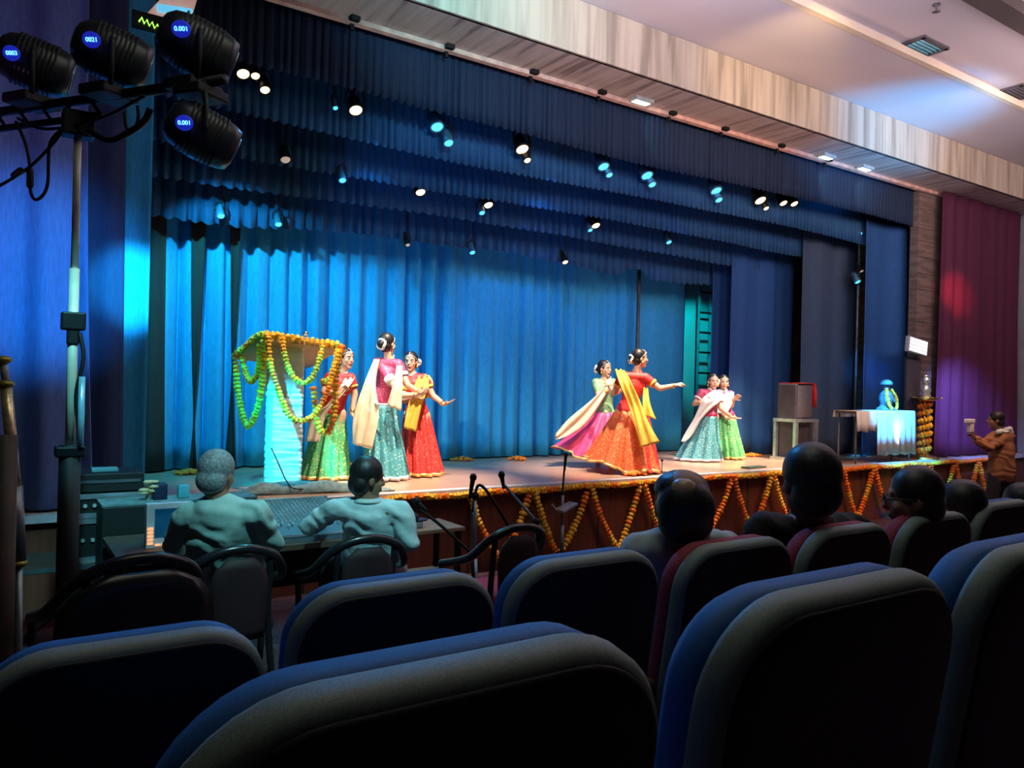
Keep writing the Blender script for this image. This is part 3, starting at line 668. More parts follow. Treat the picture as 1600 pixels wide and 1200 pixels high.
ribbon('dupatta', [(J((664, 586, .02)), r0 * .05), (J((672, 600, .05)), r0 * .04), (J((666, 622, .10)), r0 * .04)], creamd, t, 3, .01)
# dancer behind the garlanded pillar
t, J = dancer('woman dancer in red blouse and green brocade skirt behind the hanging garlands', 8.85, (508, 752), (541, 561), (.7, -.55), (536, 579), (516, 590, 0), (547, 591, .0), (529, 606), (522, 634), (518, 648),
    [dict(s='r', e=(554, 616, .0), w=(550, 646, -.05), h=(556, 658, -.05), n=-r0, k=1, c=.3), dict(s='l', e=(506, 614, -.1), w=(527, 613, -.2), h=(541, 606, -.2), n=-fw, c=.3)],
    redb, ((517, 646), (508, 752), .25, .25, green_sk, dict(nf=12, seed=8)), goldtrim, (-.06, -.09, -.01, .045), True, yellowd, hemz=.015)
ribbon('dupatta', [(J((548, 588, .0)), r0 * .05), (J((540, 604, -.19)), r0 * .06 + up0 * .02), (J((518, 630, -.2)), r0 * .06 + up0 * .03), (J((497, 650, -.2)), r0 * .08), (J((488, 690, -.22)), r0 * .075)], creamd, t, 4, .014)
# spinning pair right of centre
t, J = dancer('woman dancer smiling over her partner, green blouse, pink skirt swirling out to the left', 11.1, (944, 733), (945, 577), (.7, -.7), (945, 591), (931, 598, 0), (957, 598, .05), (944, 612), (944, 634), (944, 648),
    [dict(s='l', e=(936, 622, -.15), w=(951, 609, -.22), h=(962, 602, -.2), n=-fw, c=.4), dict(s='r', e=(965, 612, -.1), w=(976, 604, -.15), h=(986, 598, -.2), n=-fw, c=.4)],
    greenb, ((944, 644), (923, 729), .52, .42, pink_sk, dict(nf=9, seed=11, amp=.05, lift=lambda a: .10 + .12 * max(0, -math.cos(a)) ** 1.5 + .03 * math.sin(4 * a), prof=.9)), goldtrim, (.03, -.12, .0, .05), True, None, hemz=.03)
ribbon('dupatta', [(J((955, 596, -.12)), up0 * .07), (J((938, 622, -.25)), up0 * .10), (J((915, 648, -.3)), up0 * .14), (J((888, 668, -.35)), up0 * .11), (J((868, 683, -.4)), up0 * .035)], creamd, t, 3, .02)
t, J = dancer('woman dancer in red with yellow dupatta across her back, arm stretched out to the right', 10.35, (1000, 739), (1000, 560.5), (.95, .15), (995, 579), (972, 588, 0), (1008, 590, -.05), (990, 605), (983, 632), (980, 646),
    [dict(s='r', e=(1031, 607, -.1), w=(1056, 602, -.1), h=(1068, 598, -.1), n=-up0 + fw * .3, k=-1, c=.62), dict(s='l', e=(960, 614, .1), w=(952, 603, .2), n=fw, c=.4)],
    redb, ((982, 642), (972, 739), .46, .40, orange_sk, dict(nf=11, seed=14, amp=.045, lift=lambda a: .015 + .13 * max(0, -math.cos(a)) + .05 * max(0, math.sin(a)) + .02 * math.sin(5 * a), prof=.85)), goldtrim, (-.01, -.125, -.01, .05), True, yellowd, hemz=.02)
skirt('overskirt', J((996, 645)), r0, fw, .14, V((J((1004, 741)).x, J((1004, 741)).y, .02)), .20, .24, red_sk, t, nf=9, seed=17, amp=.03, prof=.7, trim=redb)
ribbon('dupatta', [(J((968, 578, .02)), r0 * .06), (J((976, 596, -.20)), r0 * .07 + up0 * .02), (J((992, 632, -.24)), r0 * .075 + up0 * .02), (J((1003, 664, -.34)), r0 * .09 + up0 * .03), (J((1016, 695, -.42)), r0 * .12 + up0 * .04)], yellowd, t, 4, .014)
ribbon('dupatta', [(J((1009, 606, -.08)), r0 * .03), (J((1010, 630, -.18)), r0 * .05), (J((1016, 652, -.22)), r0 * .08 - up0 * .03)], yellowd, t, 3, .014)
# far right pair
t, J = dancer('woman dancer leaning left, white draped top over magenta, pale teal skirt, far right pair', 12.25, (1098, 722), (1114, 597), (.15, -1), (1112, 608), (1096, 614, 0), (1122, 615, 0), (1108, 625), (1106, 642), (1106, 651),
    [dict(s='l', e=(1085, 631, -.05), w=(1097, 628, -.15), h=(1104, 624, -.15), n=-fw, c=.3), dict(s='r', e=(1126, 638, -.1), w=(1143, 652, -.2), h=(1152, 654, -.2), n=up0, k=1, c=.15)],
    mag, ((1106, 650), (1091, 721), .36, .28, teal_sk, dict(nf=12, seed=19, amp=.03)), bluetrim, (-.08, -.03, .01, .035), True, whitec, hemz=.015)
ribbon('dupatta', [(J((1122, 610, -.06)), r0 * .07), (J((1112, 624, -.20)), r0 * .15), (J((1102, 637, -.20)), r0 * .10), (J((1090, 655, -.2)), r0 * .06), (J((1076, 678, -.22)), r0 * .06), (J((1067, 690, -.24)), r0 * .03)], whitec, t, 4, .014)
t, J = dancer('woman dancer in bright green skirt and white drape, half behind her partner at far right', 12.75, (1138, 722), (1130.5, 598), (.0, -1), (1131, 609), (1118, 616, 0), (1141, 616, 0), (1130, 626), (1132, 643), (1133, 652),
    [dict(s='r', e=(1143, 634, -.1), w=(1147, 624, -.2), h=(1153, 619, -.25), n=-fw, k=1, c=.3), dict(s='l', e=(1124, 640, -.1), w=(1134, 652, -.2), h=(1141, 656, -.2), n=up0, c=.2)],
    mag, ((1133, 650), (1139, 721), .225, .26, green_sk, dict(nf=12, seed=23, amp=.03)), goldtrim, (.06, -.06, .01, .04), True, whitec, hemz=.015)
ribbon('dupatta', [(J((1141, 612, -.05)), r0 * .06), (J((1134, 628, -.2)), r0 * .11), (J((1128, 646, -.2)), r0 * .08)], whitec, t, 4, .014)
# ------------------------------------------------------------------ marigold
mar = {'o': mat('marigold_orange', (1., .24, .01), .6, 0, 40, .35, .4), 'y': mat('marigold_yellow', (1., .55, .03), .6, 0, 40, .3, .4), 'g': mat('marigold_green_lit', (.55, .85, .10), .6, 0, 40, .3, .4)}  # lime puts the green light into yellow petals
def garland(name, label, pts, cols, r=.030, grp=None, par=None, cat='garland', sub=8, step=.62):
    """threaded flower heads; one mesh, three petal materials"""
    ps = smooth_path(pts, sub); out = [ps[0]]; acc = 0
    for a, b in zip(ps, ps[1:]):
        L = (b - a).length
        while acc + L >= r * step * 2:
            t = (r * step * 2 - acc) / L; a = a.lerp(b, t); out.append(a.copy()); L = (b - a).length; acc = 0
        acc += L
    bm = B(); rnd = random.Random(len(out) * 7 + int(pts[0][0] * 100)); k = 0; run = 0; idx = 0
    for i, p in enumerate(out):
        d = out[min(i + 1, len(out) - 1)] - out[max(i - 1, 0)]; x, y, z = frame_of(d if d.length > 1e-6 else V((0, 0, 1)))
        if run <= 0: idx = rnd.randrange(len(cols)); run = rnd.randint(1, 5)
        run -= 1; rr = r * rnd.uniform(.85, 1.15); n0 = len(bm.faces)
        ph = rnd.uniform(0, 6)
        rg = []
        for h, q in ((-.5, .55), (-.25, .95), (.1, 1.0), (.4, .8), (.55, .3)):
            rg.append([p + z * rr * h * 1.1 + (x * math.cos(2 * PI * j / 10 + ph) + y * math.sin(2 * PI * j / 10 + ph)) * rr * q * (1.08 if j % 2 else .88) for j in range(10)])
        loft(bm, rg); bm.faces.ensure_lookup_table()
        for fc_ in bm.faces[n0:]: fc_.material_index = idx
    me = bpy.data.meshes.new(name); bmesh.ops.recalc_face_normals(bm, faces=bm.faces); bm.to_mesh(me); bm.free()
    for c in cols: me.materials.append(mar[c])
    o = link_mesh(name, me, None, par, False)
    if label: tag(o, label, cat, grp)
    return o
# swags along the stage front
xs = [4.22 + .83 * k for k in range(15)]
swl = ['first marigold swag from the left on the stage front, behind the microphone stands', 'marigold swag behind the arched armchair back, second from the left', 'marigold swag right of the microphone stand pole, third from the left',
       'marigold swag on the stage front directly left of the balding man', 'marigold swag hidden mostly behind the balding head', 'marigold swag just right of the balding head', 'marigold swag left of the black haired viewer in black',
       'marigold swag behind the viewer in black', 'marigold swag just right of the viewer in black', 'marigold swag left of the viewer with glasses', 'marigold swag above the viewer with glasses', 'marigold swag below the brass lamp',
       'marigold swag right of the brass lamp', 'last marigold swag, left of the photographer in brown']
for k in range(14):
    a, b = xs[k], xs[k + 1]; rnd = random.Random(k); m_ = (a + b) / 2 + rnd.uniform(-.04, .04); dz = .70 + rnd.uniform(-.05, .05); y = SY - .055
    garland('marigold_garland', swl[k], [V((a + .04, y, -.09)), V((a + .16, y, -.06 - dz * .45)), V((m_ - .06, y, -.06 - dz * .93)), V((m_, y, -.06 - dz)), V((m_ + .06, y, -.06 - dz * .93)), V((b - .16, y, -.06 - dz * .45)), V((b - .04, y, -.09))],
            'oyo' if k > 2 else 'yoy', .040, 'swags along the stage front')
garland('marigold_garland', 'long marigold garland running along the top edge of the stage', [V((3.2 + .35 * i, SY - .06, -.045 + .010 * math.sin(i * 1.9))) for i in range(37)], 'ooy', .036, None, sub=4)
# loose petals heaps on the deck
for px, py, lb in [(550, 731, 'heap of orange petals on the deck between green and teal skirts'), (722, 720, 'heap of orange petals at the backdrop foot, right of the red skirt'), (809, 719, 'heap of orange petals at the backdrop foot at centre stage'),
                   (993, 743, 'orange petals on the deck under the red spinning skirt'), (1176, 713, 'orange petals right of the far dancer in green'), (296, 741, 'orange petals at the far left of the deck')]:
    p = GZ(px, py, .0); bm = B(); rnd = random.Random(px)
    for i in range(46):
        a = rnd.uniform(0, 6.28); q = rnd.uniform(0, 1) ** .6
        ell(bm, p + V((.17 * q * math.cos(a), .13 * q * math.sin(a), .02 + .035 * (1 - q))), V((.028, 0, 0)), V((0, .028, 0)), V((0, 0, .018)), 7, 5)
    tag(obj('petal_heap', bm, mar['o']), lb, 'flowers', 'petal heaps on the deck')
# ------------------------------------------------------------------ garlanded pillar with tilted canopy
p = GZ(450, 764, 0); p.y += .18
t = thing('canopy_pillar', 'pale wrinkled cloth wrapped pillar with a square board canopy, hung with marigolds', 'stage prop', (p.x, p.y, 0))
bm = B(); rows = []; nz = 150; hw = .18; topz = 1.50
Rz = Matrix.Rotation(-.30, 3, 'Z')
for k in range(nz + 1):
    z = topz * k / nz; row = []
    for j in range(48):
        a = 2 * PI * j / 48; ca, sa = math.cos(a), math.sin(a); e = .22
        x_ = math.copysign(abs(ca) ** e, ca) * hw; y_ = math.copysign(abs(sa) ** e, sa) * hw
        wr = 1 + .10 * abs(noise.noise(V((x_ * 4, y_ * 4, z * 17)))) + .05 * noise.noise(V((x_ * 9, y_ * 9, z * 40))) + .03 * noise.noise(V((x_ * 3, y_ * 3, z * 5)))
        row.append(V((p.x, p.y, z)) + Rz @ V((x_ * wr, y_ * wr, 0)))
    rows.append(row)
loft(bm, rows); obj('pillar_wrap', bm, mat('white_wrinkled_cloth', (.72, .80, .80), .6, 0, 12, .08), t)
cn = [P(408, 527, 7.75), P(535, 541, 8.05), P(484, 571, 8.95), P(367, 557, 8.45)]
nb = (cn[1] - cn[0]).cross(cn[3] - cn[0]).normalized() * .03
bm = B(); loft(bm, [[c - nb for c in cn], [c + nb for c in cn]]); obj('canopy_board', bm, mat('tan_board', (.62, .38, .18), .6, 0, 5, .12), t, False)
bm = B(); cyl(bm, P(478, 531, 8.4), P(478, 521, 8.4), .012, n=8); ell(bm, P(478, 521, 8.4), V((.03, 0, 0)), V((0, .03, 0)), V((0, 0, .03))); obj('bulb', bm, mat('chrome', (.7, .7, .7), .2, 1), t)
def gpx(pts, d): return [P(a, b, d[i] if isinstance(d, (list, tuple)) else d) for i, (a, b) in enumerate(pts)]
G_ = 'garlands hung from the canopy'
garland('marigold_garland', 'marigold garland lining the top edges of the canopy', gpx([(367, 556), (385, 541), (403, 526), (416, 523), (440, 526), (472, 530), (505, 535), (534, 539)], [8.43, 8.15, 7.85, 7.72, 7.78, 7.88, 7.95, 8.02]), 'gyyo', .040, G_)
garland('marigold_garland', 'long green lit garland loop at the far left of the canopy', gpx([(368, 560), (371, 600), (377, 640), (387, 666), (400, 645), (408, 610), (412, 570), (411, 530)], [8.4, 8.38, 8.3, 8.2, 8.05, 7.9, 7.8, 7.72]), 'ggy', .036, G_)
garland('marigold_garland', 'short garland loop inside the long left loop', gpx([(378, 555), (384, 582), (392, 596), (401, 586), (406, 560), (405, 535)], [8.3, 8.2, 8.1, 7.98, 7.88, 7.8]), 'gyy', .032, G_)
garland('marigold_garland', 'short garland loop crossing the pillar top to the right corner', gpx([(441, 530), (446, 560), (458, 588), (475, 599), (490, 586), (500, 558), (505, 538)], [7.75, 7.7, 7.66, 7.68, 7.75, 7.85, 7.92]), 'yyg', .030, G_)
garland('marigold_garland', 'longest orange garland loop sweeping across the pillar front', gpx([(419, 528), (423, 570), (436, 612), (449, 645), (465, 657), (485, 653), (503, 630), (515, 600), (528, 545)], [7.66, 7.62, 7.58, 7.56, 7.58, 7.66, 7.75, 7.85, 7.98]), 'yyo', .030, G_)
garland('marigold_garland', 'thick garland hanging straight down from the right canopy corner', gpx([(534, 541), (527, 575), (524, 612), (522, 650), (513, 673), (503, 676), (495, 655), (491, 620), (489, 604)], 8.0), 'yyo', .036, G_)
garland('marigold_garland', 'small garland tuft hooked beside the right canopy corner', gpx([(530, 550), (522, 580), (512, 594), (501, 596)], 7.93), 'yg', .030, G_)
# power cord over the pillar
bm = B(); tube(bm, gpx([(424, 700), (437, 728), (447, 750), (462, 764), (505, 760)], [7.8, 7.72, 7.68, 7.6, 7.9]), .006, 6, 6)
tag(obj('extension_lead', bm, bk), 'thin dark cord running down the pillar front to the deck', 'cord')
# cloth heap at the pillar foot
bm = B(); rows = []
for j in range(7):
    rows.append([GZ(378 + 240 * i / 20, 776 - 8 * (i / 20), 0) + V((0, .02 + .045 * j, .0 + (.006 + .10 * math.sin(PI * j / 6)) * min(1, i / 3, (20 - i) / 8) + .012 * math.sin(j * 3 + i * .7))) for i in range(21)])
loft(bm, rows, False, False)
o = solidify(obj('folded_mat', bm, mat('teal_grey_mat', (.16, .26, .27), .8, 0, 20, .3), None, True, False), .01); tag(o, 'low rumpled teal mat lying on the deck at the pillar foot', 'mat')
# ------------------------------------------------------------------ table with cloth, idol, brass lamp, speaker
ty = 7.36; tx = 12.12; TH = .835
t = thing('table', 'small table covered with a pale cloth at the right of the stage', 'table', (tx, ty, 0))
bm = B(); bx(bm, (11.31, ty - .19, TH - .03), (12.93, ty + .19, TH)); obj('tabletop', bm, mat('dark_wood', (.09, .05, .03), .5), t, False)
for lx in (11.36, 12.88):
    for sy in (-1, 1): bm = B(); cyl(bm, (lx, ty + sy * .15, 0), (lx, ty + sy * .15, TH - .03), .016); obj('leg', bm, mat('grey_steel', (.2, .22, .24), .4, .7), t)
cl = mat('pale_table_cloth', (.70, .78, .82), .65, 0, 10, .05)
def drape(prof, X0, X1, m, lb, wv=.012, nn=30):
    bm = B(); rows = []
    for yy, zz in prof: rows.append([V((X0 + (X1 - X0) * i / nn, ty + yy - (wv * math.sin(i * 1.3) if zz < TH - .05 else 0), zz + (.012 * math.sin(i * .8) if zz == prof[0][1] else 0))) for i in range(nn + 1)])
    loft(bm, rows, False, False); o = solidify(obj('tablecloth', bm, m, None, True, False), .006); tag(o, lb, 'tablecloth', 'cloths on the stage table')
drape([(-.225, .13), (-.215, .45), (-.21, TH - .02), (-.195, TH + .012), (.195, TH + .012), (.21, TH - .1)], 11.84, 12.96, cl, 'sky blue lit cloth hanging almost to the deck over the front of the small table')
drape([(-.23, .52), (-.22, .65), (-.205, TH), (-.19, TH + .006), (.19, TH + .006), (.205, TH - .1)], 11.27, 11.835, whitec, 'short white cloth flap over the left end of the small table', .02, 14)
q = V((GY(1384, 640, ty).x, ty, TH + .018)); t = thing('idol', 'small garlanded figurine standing on the cloth covered table', 'idol', q)
stone = mat('dark_figurine', (.10, .14, .18), .5, 0, 20, .2)
bm = B(); lathe(bm, q, [(.15, 0), (.15, .03), (.11, .05), (.09, .09), (.115, .18), (.10, .27), (.055, .32)], 20); ell(bm, q + V((0, 0, .38)), V((.06, 0, 0)), V((0, .06, 0)), V((0, 0, .07)))
caps(bm, q + V((-.08, -.03, .27)), q + V((-.12, -.07, .15)), .03, .025); caps(bm, q + V((.08, -.03, .27)), q + V((.12, -.07, .15)), .03, .025); blob('figure', bm, .008, stone, t, 2)
bm = B(); lathe(bm, q + V((0, 0, .42)), [(.095, 0), (.10, .03), (.075, .07), (.03, .09)], 18); obj('crown', bm, mat('blue_turban', (.10, .35, .50), .6), t)
for s_ in (-1, 1): garland('garland_strand', None, [q + V((s_ * .07, -.05, .34)), q + V((s_ * .13, -.10, .22)), q + V((s_ * .11, -.13, .08)), q + V((s_ * .05, -.15, .02))], 'oy', .026, None, t)
# brass oil lamp wound with marigold
L_ = GY(1444, 700, 7.36); q = V((L_.x, L_.y, 0)); brass = mat('brass', (.80, .52, .16), .25, 1, 10, .1)
t = thing('oil_lamp', 'tall brass oil lamp wound with marigold garlands beside the crimson curtain', 'lamp', q)
bm = B(); lathe(bm, q, [(.24, 0), (.25, .02), (.20, .05), (.09, .08), (.05, .12), (.085, .18), (.05, .25), (.045, .33), (.09, .38), (.05, .45), (.045, .60), (.085, .65), (.045, .72), (.045, .84), (.09, .89), (.05, .95), (.06, 1.0)], 26); obj('stem', bm, brass, t)
bm = B(); lathe(bm, q, [(.06, 1.0), (.16, 1.02), (.23, 1.06), (.235, 1.075), (.15, 1.05), (.04, 1.05)], 28)
for k in range(5):
    an = 2 * PI * k / 5 + .3; ell(bm, q + V((.25 * math.cos(an), .25 * math.sin(an), 1.075)), V((.05, 0, 0)), V((0, .05, 0)), V((0, 0, .012)), 10, 5)
obj('oil_dish', bm, brass, t)
bm = B(); lathe(bm, q, [(.05, 1.05), (.09, 1.10), (.06, 1.15), (.09, 1.20), (.055, 1.26), (.04, 1.30)], 20); ell(bm, q + V((0, 0, 1.37)), V((.07, 0, 0)), V((0, .07, 0)), V((0, 0, .08))); ell(bm, q + V((.0, 0, 1.45)), V((.06, 0, 0)), V((0, .05, 0)), V((0, 0, .03)), 10, 6)
obj('finial', bm, mat('silver_finial', (.70, .78, .78), .3, .8), t)
garland('garland_winding', None, [q + V((.085 * math.cos(k * .9), .085 * math.sin(k * .9), .09 + k * .0185)) for k in range(50)], 'ooy', .046, None, t)
# loudspeaker with red cloth on a case
s_ = GZ(1243, 708, 0); sx, sy = s_.x, 8.1
a = GY(1243, 680, sy); sx = a.x
t = thing('equipment_stand', 'open metal framed stand carrying the loudspeaker with red cloth', 'stand', (sx, sy, 0)); alu = mat('brushed_aluminium', (.62, .66, .70), .35, .8)
zt = GY(1243, 654, sy).z; W_ = .30
bm = B(); bx(bm, (sx - W_, sy - .22, zt - .05), (sx + W_, sy + .22, zt)); bx(bm, (sx - W_ - .02, sy - .25, .0), (sx + W_ + .05, sy + .25, .05)); obj('shelf', bm, alu, t, False)
for u_ in (-1, 1):
    for v_ in (-1, 1): bm = B(); box(bm, (sx + u_ * (W_ - .04), sy + v_ * .19, zt / 2), (.07, .05, zt - .02)); obj('leg', bm, alu, t, False)
bm = B(); bx(bm, (sx - W_ + .08, sy - .12, .05), (sx + W_ - .08, sy + .15, zt - .05)); obj('inner_case', bm, mat('charcoal_box', (.05, .045, .055), .6), t, False)
t = thing('loudspeaker', 'grey black loudspeaker standing on the metal stand beside the charcoal leg curtain', 'loudspeaker', (sx, sy, zt)); z2 = GY(1243, 600, sy).z
bm = B(); box(bm, (sx - .04, sy, (zt + z2) / 2), (.44, .36, z2 - zt), bev=.02); obj('cabinet', bm, mat('charcoal_box', (.05, .045, .055), .6), t, False)
bm = B(); box(bm, (sx - .04, sy - .185, (zt + z2) / 2), (.38, .012, z2 - zt - .06)); obj('grille', bm, MT['grille'], t, False)
bm = B(); rows = []
for k, (dx, dz) in enumerate([(-.22, .012), (-.05, .014), (.12, .014), (.20, .012), (.24, -.1), (.24, -.3)]):
    rows.append([V((sx + dx + .01, sy - .2 + .1 * j, z2 + dz - (.08 * (4 - j) / 4 if k == 5 else 0))) for j in range(5)])
loft(bm, rows, False, False); o = solidify(obj('red_cloth', bm, mat('bright_red_cloth', (.75, .03, .03), .7), None, True, False), .008); tag(o, 'bright red cloth draped over the corner of the loudspeaker', 'cloth')
# ------------------------------------------------------------------ auditorium seats
shell_m = mat('black_seat_shell', (.008, .009, .009), .6, 0, 60, .3, .1); rim_m = mat('seat_shell_rim_lit', (.20, .25, .22), .6, 0, 500, .25, .06)  # rim is the black shell's edge, greyed to stand in for overhead light
blue_f = mat('blue_seat_fabric', (.015, .12, .36), .7, 0, 400, .2, .06); red_f = mat('red_seat_fabric', (.30, .03, .05), .8, 0, 160, .25, .2)
def rrect(w_, z0, z1, rt, rb, y, inset, n=10):
    pts = []; hw = w_ / 2 - inset; a0, a1 = z0 + inset, z1 - inset; rt = max(rt - inset, .01); rb = max(rb - inset, .01)
    for cx, cz, r, s in ((hw - rt, a1 - rt, rt, 0), (-hw + rt, a1 - rt, rt, 90), (-hw + rb, a0 + rb, rb, 180), (hw - rb, a0 + rb, rb, 270)):
        for i in range(n): a = math.radians(s + 90 * i / (n - 1)); pts.append(V((cx + r * math.cos(a), y, cz + r * math.sin(a))))
    return pts
def make_seat(loc, top, fab, label, grp, fl):
    t = thing('theatre_seat', label, 'seat', (loc[0], loc[1], fl), 0, grp)
    W = .505; hz = top - fl; z0, z1 = hz - .62, hz; tl = Matrix.Rotation(math.radians(9), 3, 'X'); piv = V((0, 0, hz))
    T = lambda ps: [tl @ (q - piv) + piv + V((loc[0], loc[1], fl)) for q in ps]
    bm = B(); loft(bm, [T(rrect(W, z0, z1 - .004, .13, .05, y, i)) for y, i in ((.085, .11), (.08, .055), (.066, .022), (.045, .004), (.02, .0), (.0, .004))]); obj('backrest_cushion', bm, fab, t)
    bm = B(); loft(bm, [T(rrect(W, z0 - .03, z1, .13, .05, y, i)) for y, i in ((.0, .0), (-.008, -.003), (-.030, -.002), (-.040, .004), (-.046, .014))]); obj('backrest_rim', bm, rim_m, t)
    bm = B(); loft(bm, [T(rrect(W, z0 - .03, z1, .13, .05, y, i)) for y, i in ((-.038, .010), (-.048, .013), (-.050, .019), (-.050, .12))]); obj('back_panel', bm, shell_m, t)
    bm = B(); o0 = V((loc[0], loc[1], fl)); box(bm, o0 + V((0, .36, .44)), (.47, .44, .10), bev=.035); obj('seat_cushion', bm, fab, t)
    for s in (-1, 1):
        bm = B(); box(bm, o0 + V((s * .272, .26, .62)), (.05, .38, .035), bev=.012); ar = obj('armrest', bm, mat('dark_wood', (.09, .05, .03), .5), t)
        bm = B(); box(bm, o0 + V((s * .272, .24, .30)), (.03, .16, .61)); obj('leg', bm, shell_m, t, False)
    return t
R1 = [(.35, 'large near blue seat at the bottom centre of the photo, filling the left foreground'), (.945, 'near blue seat, second in the front row of backs, bottom right of centre'), (1.52, 'near blue seat at the right edge, rightmost of the closest row')]
f1 = floor_z(.9); s0 = make_seat((R1[0][0], .62), .882, blue_f, R1[0][1], 'closest row of seats', f1)
for x, lb in R1[1:]: dup(s0, (x, .62, f1), 0, lb)
R2 = [(.23, 0, 'blue edged seat at the far left of the second row, below the black chair'), (.785, 0, 'blue edged seat in the second row behind the man in white shirt'), (1.335, 0, 'dark seat in the second row, right of the armchair with red seat'),
      (1.93, 1, 'red edged seat in the second row behind the balding man'), (2.50, 1, 'red edged seat in the second row behind the viewer in black'), (3.08, 1, 'red edged seat in the second row behind the viewer with glasses'), (3.64, 2, 'dark seat near the right edge of the second row with a pale shiny top')]
f2 = floor_z(1.9); sb = make_seat((R2[0][0], 1.62), .68, blue_f, R2[0][2], 'second row of seats', f2); sr = make_seat((1.93, 1.62), .665, red_f, R2[3][2], 'second row of seats', f2)
for i, (x, k, lb) in enumerate(R2):
    if i in (0, 3): continue
    dup(sb if k in (0, 2) else sr, (x, 1.62, f2), 0, lb)
sb.location.z -= .045
# ------------------------------------------------------------------ armchairs with arched rails
chair_m = mat('black_chair_plastic', (.012, .012, .014), .28, 0, 20, .2); redpad = mat('dark_red_pad', (.022, .004, .006), .7, 0, 30, .2); redseat = mat('red_velvet_seat', (.50, .02, .07), .75, 0, 40, .15)
def armchair(px, d, rz, label, seatm, solid=False, sc_=1.):
    c = P(px, 850, d); x, y = c.x, c.y; o0 = V((x, y + .25, floor_z(y + .25) + .005)); R = Matrix.Rotation(rz, 3, 'Z')
    t = thing('armchair', label, 'chair', o0, 0, 'black armchairs near the sound desk')
    T = lambda a, b, h: o0 + R @ (V((a, b, h)) * sc_)
    bm = B(); tube(bm, [T(-.27, .20, .60), T(-.275, .05, .64), T(-.265, -.12, .70), T(-.20, -.22, .81), T(-.10, -.255, .865), T(0, -.265, .88), T(.10, -.255, .865), T(.20, -.22, .81), T(.265, -.12, .70), T(.275, .05, .64), T(.27, .20, .60)], .026, 10, 6, 1.); obj('arm_rail', bm, chair_m, t)
    for s in (-1, 1):
        bm = B(); tube(bm, [T(s * .27, .20, .60), T(s * .262, .21, .40), T(s * .255, .24, 0)], .019, 8, 3); obj('leg', bm, chair_m, t)
        bm = B(); tube(bm, [T(s * .165, -.235, .84), T(s * .17, -.20, .45), T(s * .20, -.27, 0)], .019, 8, 4); obj('leg', bm, chair_m, t)
    bm = B(); w_ = .27 if solid else .155; rows = []
    for k in range(9):
        h = .40 + .43 * k / 8; ww = w_ * (1 if k < 5 else math.sqrt(max(.12, 1 - ((k - 5) / 3.2) ** 2 * .95))) * (1 if solid else .85 + .15 * k / 8); rows.append([T(ww * (2 * j / 8 - 1), -.235 - .02 * (1 - (2 * j / 8 - 1) ** 2) - .02 * k / 8, h) for j in range(9)])
    loft(bm, rows, False, False); solidify(obj('back_pad', bm, chair_m if solid else redpad, t, True, False), .03)
    bm = B(); loft(bm, [[T(a * .23 * q + 0, .02 + b * .22 * q, h) for a, b in [(math.copysign(abs(math.cos(w_)) ** .45, math.cos(w_)), math.copysign(abs(math.sin(w_)) ** .45, math.sin(w_))) for w_ in [2 * PI * i / 28 for i in range(28)]]] for h, q in ((.40, .9), (.415, 1), (.445, 1), (.465, .92), (.475, .6))]); obj('seat', bm, seatm, t)
    return t
armchair(375, 4.05, .0, 'black armchair with arched rail holding the grey haired man in pale shirt', redpad)
armchair(580, 4.38, -.08, 'black armchair with arched rail and dark red back under the man leaning on the mixer', redpad)
armchair(808, 4.75, .05, 'empty black armchair with a bright red seat, right of the sound desk', redseat)
armchair(205, 3.15, .1, 'black chair with a broad solid rounded back at the lower left', chair_m, True, 1.1)
